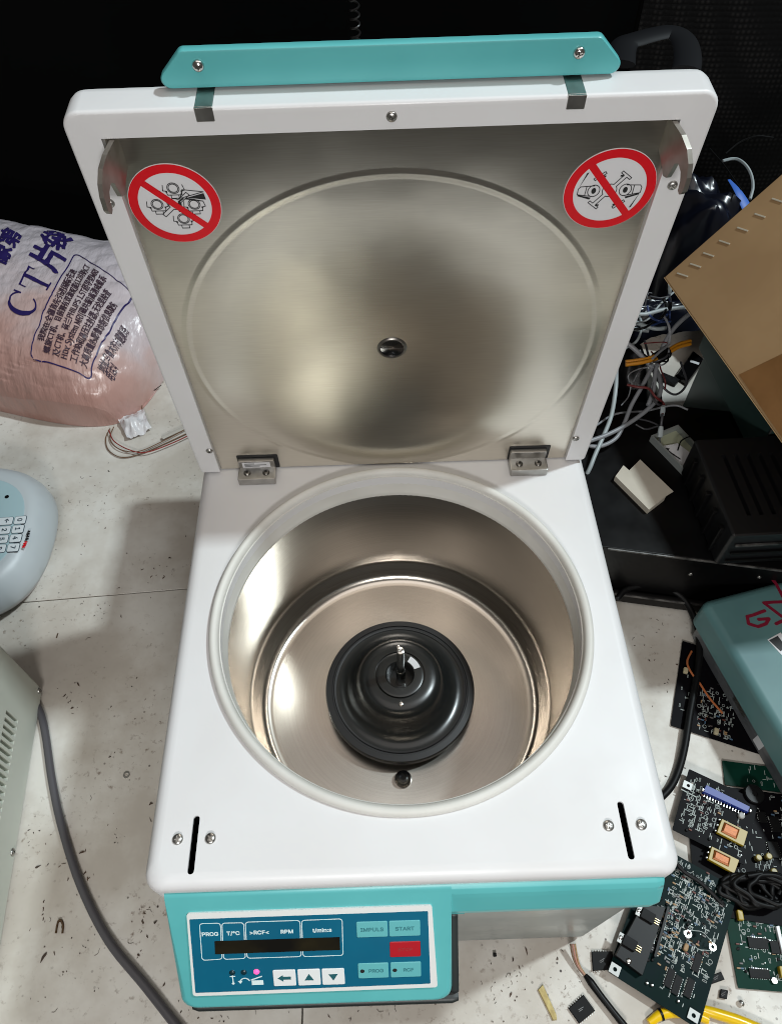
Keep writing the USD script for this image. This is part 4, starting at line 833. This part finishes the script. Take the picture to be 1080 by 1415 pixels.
x, y = C_.loc(1068, 1356); C_.add('standoff', shift(lathe([(0, 0), (.0034, 0), (.0034, .004), (0, .004)], 16), (x, y, 0)), zinc)
pix_box(C_, [(1069, 1281), (1074, 1280), (1082, 1318), (1078, 1320)], .006, 'white_header', sign_white)
D_ = Board('circuit_board', 'black circuit board half under the teal box with a cable over it', at(926, 1003, .002)[:2], (.93, -.37), .13, .144, .0020, pcb_black)
D_.silk(110, (.035, .085, .006, .075)); D_.silk(10, (.004, .03, .02, .09)); D_.small(30, (.03, .085, .006, .09))
for u, v in ((988, 1012), (946, 928)): x, y = D_.loc(u, v); D_.add('capacitor', shift(rbox(-.0035, .0035, -.005, .005, 0, .006, .0015), (x, y, 0)), pm('cap_cream', S(170, 160, 130), .4) if u == 988 else '/World/Looks/cap_cream')

# black cable heap between the boards
heap = thing('cable_heap', 'heap of tangled thin black cable lying over the circuit boards at the right', 'cables')
hr = np.random.default_rng(4); hc = at(1032, 1232, .02)
for k in range(7):
    a0_ = hr.uniform(0, 6.28); pts = []
    for i in range(14):
        a = a0_ + i * .62; r = hr.uniform(.55, 1.0); pts.append([hc[0] + math.cos(a) * .040 * r + .004 * k, hc[1] + math.sin(a) * .020 * r - .10 * (math.cos(a) * .040 * r), .016 + .0022 * k + hr.uniform(0, .004)])
    obj('cable', tube(pts, .0031, 8, 5), blackw, heap, smooth=50)
obj('cable', tube([at(1000, 1252, .014), at(970, 1222, .02), at(945, 1205, .022), at(930, 1188, .024)], .0028, 8, 6), blackw, heap, smooth=50)

# power cord and coloured leads at the right
wire('power_cord', 'thick black power cord looping past the teal box back to the centrifuge', 'cord', [(852, 828), (868, 813), (905, 809), (938, 822), (958, 852), (966, 890), (963, 930), (953, 985), (946, 1030), (938, 1062), (926, 1088), (905, 1110)], [.03, .034, .034, .030, .022, .014, .011, .011, .010, .007, .007, .007], .0052, blackw, n=12)
wire('orange_lead', 'orange and red lead running from under the teal box over the black board', 'wire', [(955, 900), (949, 915), (955, 930), (966, 944), (980, 965), (998, 986)], [.006, .010, .012, .010, .008, .006], .0016, pm('orange_wire', S(168, 96, 54), .45))

# ------------------------------------------------------------------ cables and clutter behind the lid, right
gcab = pm('light_grey_cable', S(126, 128, 132), .4); gcab2 = pm('pale_cable', S(150, 158, 160), .4)
cb = [('grey cable arching down from beside the carton to the black case', [(986, 421), (958, 430), (932, 452), (915, 480), (906, 510), (902, 540), (895, 560)], [.26, .25, .24, .22, .20, .19, .18], .0037, gcab),
      ('grey cable loop hanging in front of the dark bag and back to the lid', [(903, 505), (911, 522), (911, 545), (895, 565), (868, 585), (840, 600), (812, 610)], [.19, .185, .18, .175, .17, .168, .166], .0037, gcab),
      ('grey cable running from the loop down along the black case', [(900, 508), (886, 535), (872, 560), (862, 585), (850, 606), (826, 617), (800, 612)], [.20, .195, .18, .168, .160, .156, .156], .0034, gcab),
      ('upright grey cable close to the right edge of the lid', [(852, 505), (850, 540), (844, 575), (833, 603), (822, 628), (814, 648), (803, 668)], [.21, .20, .18, .165, .155, .145, .12], .0035, gcab2),
      ('pale short cable crossing behind the orange wire bundle', [(868, 432), (890, 434), (915, 428), (945, 424)], [.25, .25, .25, .25], .0034, gcab2),
      ('pale thin cable below the short crossing cable', [(862, 438), (885, 448), (905, 454), (920, 453)], [.22, .22, .22, .22], .0036, gcab2),
      ('pale grey cable behind the orange wire bundle near the lid', [(860, 470), (876, 482), (892, 498), (901, 508)], [.23, .22, .21, .20], .0042, gcab),
      ('pale grey cable end lying beside the dark blue bag', [(862, 452), (880, 455), (896, 457)], [.20, .2, .2], .0036, gcab2)]
cb += [('thin pale cable drooping beside the lid edge behind the orange wire bundle', [(872, 420), (886, 446), (880, 470), (862, 482)], [.23, .22, .21, .20], .0022, gcab2),
       ('thin white lead crossing the grey cables near the carton corner', [(930, 404), (912, 420), (896, 440), (880, 446), (866, 442)], [.25, .25, .24, .23, .23], .0018, gcab2),
       ('thin dark lead looping over the black bag and under the orange wire bundle', [(890, 470), (905, 520), (930, 545), (948, 530), (940, 500)], [.18, .17, .15, .15, .16], .0020, pm('dark_grey_cable', S(60, 60, 64), .4)),
       ('thin grey lead lying along the back edge of the black case', [(820, 590), (850, 572), (890, 568), (930, 560), (950, 566)], [.165, .16, .155, .15, .15], .0018, gcab)]
for lab, px, zs, r, m_ in cb: wire('grey_cable', lab, 'cable', px, zs, r, m_, n=10)
ob = thing('orange_wire_bundle', 'bundle of orange and yellow wires tied with black tape among grey cables', 'wires')
orange_p = pm('orange_plastic', S(186, 122, 26), .4)
for k in range(4):
    dz, dv = .005 * (k % 2), (k // 2) * 4
    obj('wire', tube([at(864, 500 + dv, .205 + dz), at(890, 496 + dv, .208 + dz), at(915, 488 + dv, .21 + dz), at(936, 476 + dv, .21 + dz), at(953, 471 + dv, .205 + dz)], .0034, 8, 6), orange_p, ob, smooth=50)
obj('black_tape', tube([at(905, 496, .210), at(912, 492, .212), at(921, 487, .212)], .0105, 12, 4), blackw, ob, smooth=50)
navy = pm('navy_film', S(15, 19, 32), .28, col2=S(9, 11, 20), scale=16, coat_weight=.15); blackfilm = pm('black_film', S(5, 5, 6), .35, col2=S(8, 8, 9), scale=12, specular_ior_level=.3)
c = at(850, 545, .02); obj('black_bag', crumple(c[0] - .055, c[1] + .04, .0008, .21, .32, .07, 12, 30, .12, .2), blackfilm, smooth=40, label='crumpled black plastic bag lying behind the centrifuge lid under the grey cables', cat='bag')
c = at(898, 452, .17); obj('blue_bag', crumple(c[0], c[1], .16, .20, .07, .04, 21, 24, .05, .15), navy, smooth=40, label='dark blue plastic bag lying behind the orange wire bundle', cat='bag')
c = at(935, 330, .18); obj('glossy_bag', crumple(c[0] + .02, c[1], .03, .24, .34, .14, 33, 30, .20, .9), navy, smooth=35, label='glossy dark navy plastic bag standing between the lid and the cardboard carton', cat='bag')
bgd = thing('usb_adapter', 'small black adapter with silver marking on the white table behind the tray', 'adapter')
q = at2([(957, 484), (974, 497), (951, 528), (934, 517)], .012); obj('adapter_body', loft([(Polygon(q), .0006), (Polygon(q), .010), (Polygon(q).buffer(-.002), .013)]), blackgloss, bgd)
q = at2([(915, 514), (939, 524), (933, 531), (910, 521)], .008); obj('adapter_plug', loft([(Polygon(q), .0006), (Polygon(q), .008)]), black, bgd)
q = at2([(954, 497), (966, 501), (965, 504), (953, 500)], .0135); obj('marking', ext(Polygon(q), .0004, .0131), sign_white, bgd)
for px_, z_, r_, m_, lab in (([(998, 222), (1015, 219), (1028, 226), (1037, 240), (1040, 258), (1036, 275)], [.30, .30, .30, .29, .28, .27], .0030, gcab2, 'white cable loop above the cardboard carton'),
                       ([(980, 205), (1000, 228), (1014, 248), (1024, 262)], [.30, .30, .30, .30], .0014, blackw, 'thin black cable crossing above the cardboard carton'),
                       ([(1002, 212), (1022, 196), (1045, 188), (1068, 190)], [.30, .31, .32, .32], .0016, blackw, 'fine black cable arching in front of the mesh chair')):
    wire('loose_cable', lab, 'cable', px_, z_, r_, m_)
sp_ = [at(1007, 248, .28), at(1018, 262, .28), at(1027, 278, .27), at(1034, 292, .26)]
obj('blue_strap', tube(sp_, [.003, .007, .010, .011], 8, 6, .25), pm('strap_blue', S(62, 108, 196), .5), smooth=50, label='bright blue strap end above the cardboard carton', cat='strap')
# mesh backed chair in the dark at the top right
chair = thing('mesh_chair', 'black mesh office chair back in the dark at the top right', 'chair')
def mesh_mat():
    nodes = {'g': ('geometry', {}), 'mp': ('mapping', {'rotation': (.12, 0, .02), 'scale': (1, 1, 1)}), 'v': ('voronoi_texture', {'scale': 105.0, 'randomness': .12}), 'r': ('rgb_ramp', {'ramp': [(0, S(34, 33, 32)), (.2, S(26, 25, 25)), (.42, S(4, 4, 5)), (1, S(3, 3, 4))]}), 'p': ('principled_bsdf', dict(roughness=.7, specular_ior_level=.15)), 'b': ('bump', {'strength': .6, 'distance': .002, 'invert': True})}
    return usdkit.material(stage, '/World/Looks/chair_mesh', nodes, [('g.position', 'mp.vector'), ('mp.vector', 'v.vector'), ('v.distance', 'r.fac'), ('r.color', 'p.base_color'), ('v.distance', 'b.height'), ('b.normal', 'p.normal')], surface='p.BSDF')
ny, nx = 30, 20; V = []
for j in range(ny):
    for i in range(nx):
        a, b = i / (nx - 1), j / (ny - 1); V.append([.50 + .62 * a, 1.36 + .10 * (a - .5) ** 2 * 4 * .5 + .10 * (b - .3) ** 2, -.30 + 1.25 * b])
V = np.array(V); Fq = np.array([[j * nx + i, j * nx + i + 1, (j + 1) * nx + i + 1, (j + 1) * nx + i] for j in range(ny - 1) for i in range(nx - 1)])
Ft = np.vstack([Fq[:, [0, 1, 2]], Fq[:, [0, 2, 3]]]); m = trimesh.Trimesh(np.vstack([V, V + [0, .004, 0]]), np.vstack([Ft, Ft[:, ::-1] + len(V)]), process=False)
obj('mesh_back', m, mesh_mat(), chair, smooth=True)
fr = [V[j * nx] for j in range(0, ny, 3)] + [V[(ny - 1) * nx + i] for i in range(2, nx, 3)] + [V[j * nx + nx - 1] for j in range(ny - 1, -1, -3)]
obj('back_frame', tube(np.array(fr) + [0, .008, 0], .006, 10, 5), void_black, chair, smooth=50)
arm = [(858, 88), (862, 62), (880, 54), (910, 46), (930, 44), (945, 56), (950, 78), (948, 96)]
obj('armrest', tube([at(u, v, .72) for u, v in arm], .015, 12, 6, .3), pm('dark_blue_grey_plastic', S(9, 10, 14), .6, specular_ior_level=.2), chair, smooth=50)
sc = thing('coiled_lead', 'dark coiled lead hanging in the shadow above the lid handle', 'lead')
hx = at(490, 22, .55); pts = [[hx[0] + .008 * math.cos(t), hx[1] + .008 * math.sin(t), hx[2] - .07 + .0023 * t] for t in np.linspace(0, 56, 220)]
obj('coil', tube(pts, .0018, 6, 0), pm('dark_rubber', S(30, 28, 28), .35), sc, smooth=50)

# ------------------------------------------------------------------ small things on the front of the table
def chip_thing(px, z, label, cat='chip', h=.004, pins=True, name='loose_chip'):
    t = thing(name, label, cat); q = Polygon(at2(px, h)); obj('chip_body', loft([(q.buffer(-.0004), z + .0008), (q, z + .0016), (q, z + h - .0006), (q.buffer(-.0006), z + h)]), chipm, t)
    if pins:
        co = np.array(q.exterior.coords); ps = []
        for a, b in ((co[0], co[1]), (co[2], co[3])):
            d = b - a; L_ = np.linalg.norm(d); d /= L_; nrm = np.array([-d[1], d[0]]); ang = math.atan2(d[1], d[0])
            for i in range(8): ps.append(shift(xf(rbox(-.0004, .0004, -.0016, .0016, .0, .0014, .0002), rotz(ang)), (*(a + d * L_ * (i + .5) / 8), z + .0005)))
        obj('pins', ps, solder, t)
    mk = affinity.translate(affinity.rotate(unary_union([sbox(-.004, .0008, .003, .0014), sbox(-.004, -.0008, .001, -.0002)]), 24, origin=(0, 0)), q.centroid.x, q.centroid.y)
    obj('marking', ext(mk, .0002, z + h), ceram, t)
chip_thing([(785, 1394), (806, 1375), (822, 1397), (800, 1415)], .0002, 'square black chip with bent pins lying in front of the centrifuge')
chip_thing([(817, 1315), (846, 1315), (848, 1340), (819, 1342)], .0002, 'black chip tucked against the left corner of the large circuit board')
chip_thing([(978, 1350), (996, 1343), (1001, 1354), (984, 1360)], .0002, 'small bent black transistor between the two green boards', 'transistor', pins=False, name='loose_transistor')
chip_thing([(996, 1367), (1006, 1369), (1004, 1381), (994, 1379)], .0002, 'tiny grey relay standing by the worn green board', 'relay', .005, False, 'loose_relay')
p = at(1023, 1387, .002); obj('loose_screw', shift(xf(xf(screw(.0036, .003, .3), Rotation.from_euler('y', 1.2).as_matrix()), rotz(.6)), (p[0], p[1], .0036)), zinc, smooth=35, label='small dull screw lying right of the yellow tool grip', cat='screw')
pr = thing('test_probe', 'black probe lead with bared brown wires in front of the centrifuge', 'probe')
obj('probe_sleeve', tube([at(808, 1348, .006), at(816, 1358, .007), at(830, 1377, .007), at(848, 1400, .007), at(864, 1420, .007)], [.0030, .0046, .0042, .0040, .0044], 12, 6), black, pr, smooth=50)
for k, m_ in enumerate((brownw, pm('pink_wire', S(168, 120, 104), .5), res_col[0])):
    obj('wire', tube([at(788 + 3 * k, 1305, .02), at(791 + 3 * k, 1322, .012), at(797 + 2 * k, 1336, .008), at(808 + k, 1350, .007)], .0012, 6, 6), m_, pr, smooth=50)
yw = at2([(743, 1368), (750, 1360), (769, 1402), (770, 1410), (764, 1411)], .004)
obj('tape_scrap', loft([(Polygon(yw), .0006), (Polygon(yw).buffer(-.0008), .0040)]), pm('yellowed_film', S(186, 168, 104), .35, col2=S(150, 128, 70), scale=120), label='curled yellowed scrap of tape in front of the centrifuge', cat='scrap')
yt = thing('yellow_pliers', 'yellow handled pliers lying under the large circuit board at the bottom edge', 'pliers'); yp = pm('yellow_grip', S(226, 184, 8), .28, coat_weight=.3)
obj('handle', tube([at(896, 1414, .006), at(914, 1402, .006), at(935, 1399, .006), at(958, 1402, .006), at(978, 1410, .006)], [.0045, .006, .0062, .006, .005], 14, 6), yp, yt, smooth=50)
obj('handle', tube([at(960, 1392, .006), at(985, 1400, .006), at(1020, 1411, .006), at(1060, 1428, .006), at(1090, 1444, .006)], [.0045, .0062, .0064, .0064, .006], 14, 6), yp, yt, smooth=50)
obj('collar', tube([at(911, 1403, .006), at(914, 1402, .006)], .0068, 14, 3), black, yt, smooth=50)
p = at(175, 1071, .0); obj('washer', shift(lathe([(.0028, .0002), (.0048, .0002), (.0048, .0012), (.0028, .0012), (.0028, .0002)], 24), (p[0], p[1], 0)), zinc, label='small steel washer lying left of the centrifuge', cat='washer')
obj('wire_clip', tube([at(77, 1290, .002), at(80, 1275, .002), at(84, 1272, .002), at(87, 1280, .002), at(86, 1290, .002)], .0014, 6, 5), pm('rust_wire', S(84, 62, 40), .5, .4), smooth=50, label='small bent brown wire clip between the grey cable and the instrument', cat='clip')
p = at(683, 1320, .0); obj('bead', rbox(p[0] - .0022, p[0] + .0022, p[1] - .0022, p[1] + .0022, .0003, .0040, .0006), black, label='tiny black cube just in front of the grey base panel', cat='bead')
# crumbs and clippings
dr = np.random.default_rng(7); flakes = []
zones = [((60, 620, 270, 1400), 120), ((20, 640, 150, 760), 30), ((640, 1315, 800, 1412), 34), ((860, 830, 960, 1090), 26), ((200, 1380, 620, 1412), 26), ((40, 1080, 240, 1400), 70)]
for (x0, y0, x1, y1), n in zones:
    cl = [(dr.uniform(x0, x1), dr.uniform(y0, y1)) for _ in range(max(3, n // 14))]
    for _ in range(n):
        c_ = cl[dr.integers(0, len(cl))]; far = dr.random() < .35
        p = at(dr.uniform(x0, x1), dr.uniform(y0, y1)) if far else at(*np.clip([c_[0] + dr.normal(0, 14), c_[1] + dr.normal(0, 14)], [x0, y0], [x1, y1])); s_ = .00042 * (1 + dr.exponential(.9)); k = dr.integers(4, 7)
        t = np.sort(dr.uniform(0, 6.28, k)); st = dr.uniform(1, 3.4); q = np.c_[np.cos(t) * s_ * st, np.sin(t) * s_]
        hull = MultiPolygon([]) ; g = Polygon(q).convex_hull
        if g.area < 1e-7: continue
        flakes.append(shift(xf(ext(g, .0005 + s_ * .4), rotz(dr.uniform(0, 6.28))), (p[0], p[1], .0002)))
for _ in range(34):
    x0, y0, x1, y1 = zones[dr.integers(0, 6)][0]; p = at(dr.uniform(x0, x1), dr.uniform(y0, y1)); a = dr.uniform(0, 6.28); L_ = dr.uniform(.003, .010)
    flakes.append(tube([[p[0], p[1], .0006], [p[0] + math.cos(a) * L_ * .5, p[1] + math.sin(a) * L_ * .5, .0009], [p[0] + math.cos(a + .5) * L_, p[1] + math.sin(a + .5) * L_, .0006]], .00022, 5, 3))
obj('table_crumbs', flakes, pm('crumb_dark', S(44, 36, 32), .7, col2=S(90, 70, 54), scale=30), smooth=False, label='dark crumbs and wire clippings scattered over the white table', cat='debris', kind='stuff')

# tangle of thin cables in the dark gap between the lid and the carton
tg = thing('cable_tangle', 'tangle of thin dark and grey cables with plugs in the gap between lid and carton', 'cables')
tr2 = np.random.default_rng(21); tmats = ['/World/Looks/dark_grey_cable', '/World/Looks/black_wire', '/World/Looks/light_grey_cable', pm('blue_wire', S(30, 48, 92), .45), '/World/Looks/dark_grey_cable', pm('dull_red_wire', S(96, 34, 34), .5)]
for k in range(18):
    u0, v0_ = tr2.uniform(845, 900), tr2.uniform(415, 590); pts = []
    a = tr2.uniform(-1.2, 1.2)
    for i in range(6):
        u0 += 15 * math.cos(a); v0_ += 15 * math.sin(a); a += tr2.normal(0, .7)
        u0, v0_ = min(max(u0, 838), 925 - max(0, (v0_ - 470) * .1)), min(max(v0_, 405), 612); pts.append(at(u0, v0_, .155 + .10 * (600 - v0_) / 200 + tr2.uniform(0, .02)))
    obj('cable', tube(pts, tr2.uniform(.0010, .0024), 7, 6), tmats[k % 6], tg, smooth=50)
    if k % 3 == 0:
        d = pts[-1] - pts[-2]; d /= np.linalg.norm(d); obj('plug', tube([pts[-1], pts[-1] + d * .008, pts[-1] + d * .018], [.0034, .0046, .0040], 8, 4, .7), black if k % 2 else gcab2, tg, smooth=40)
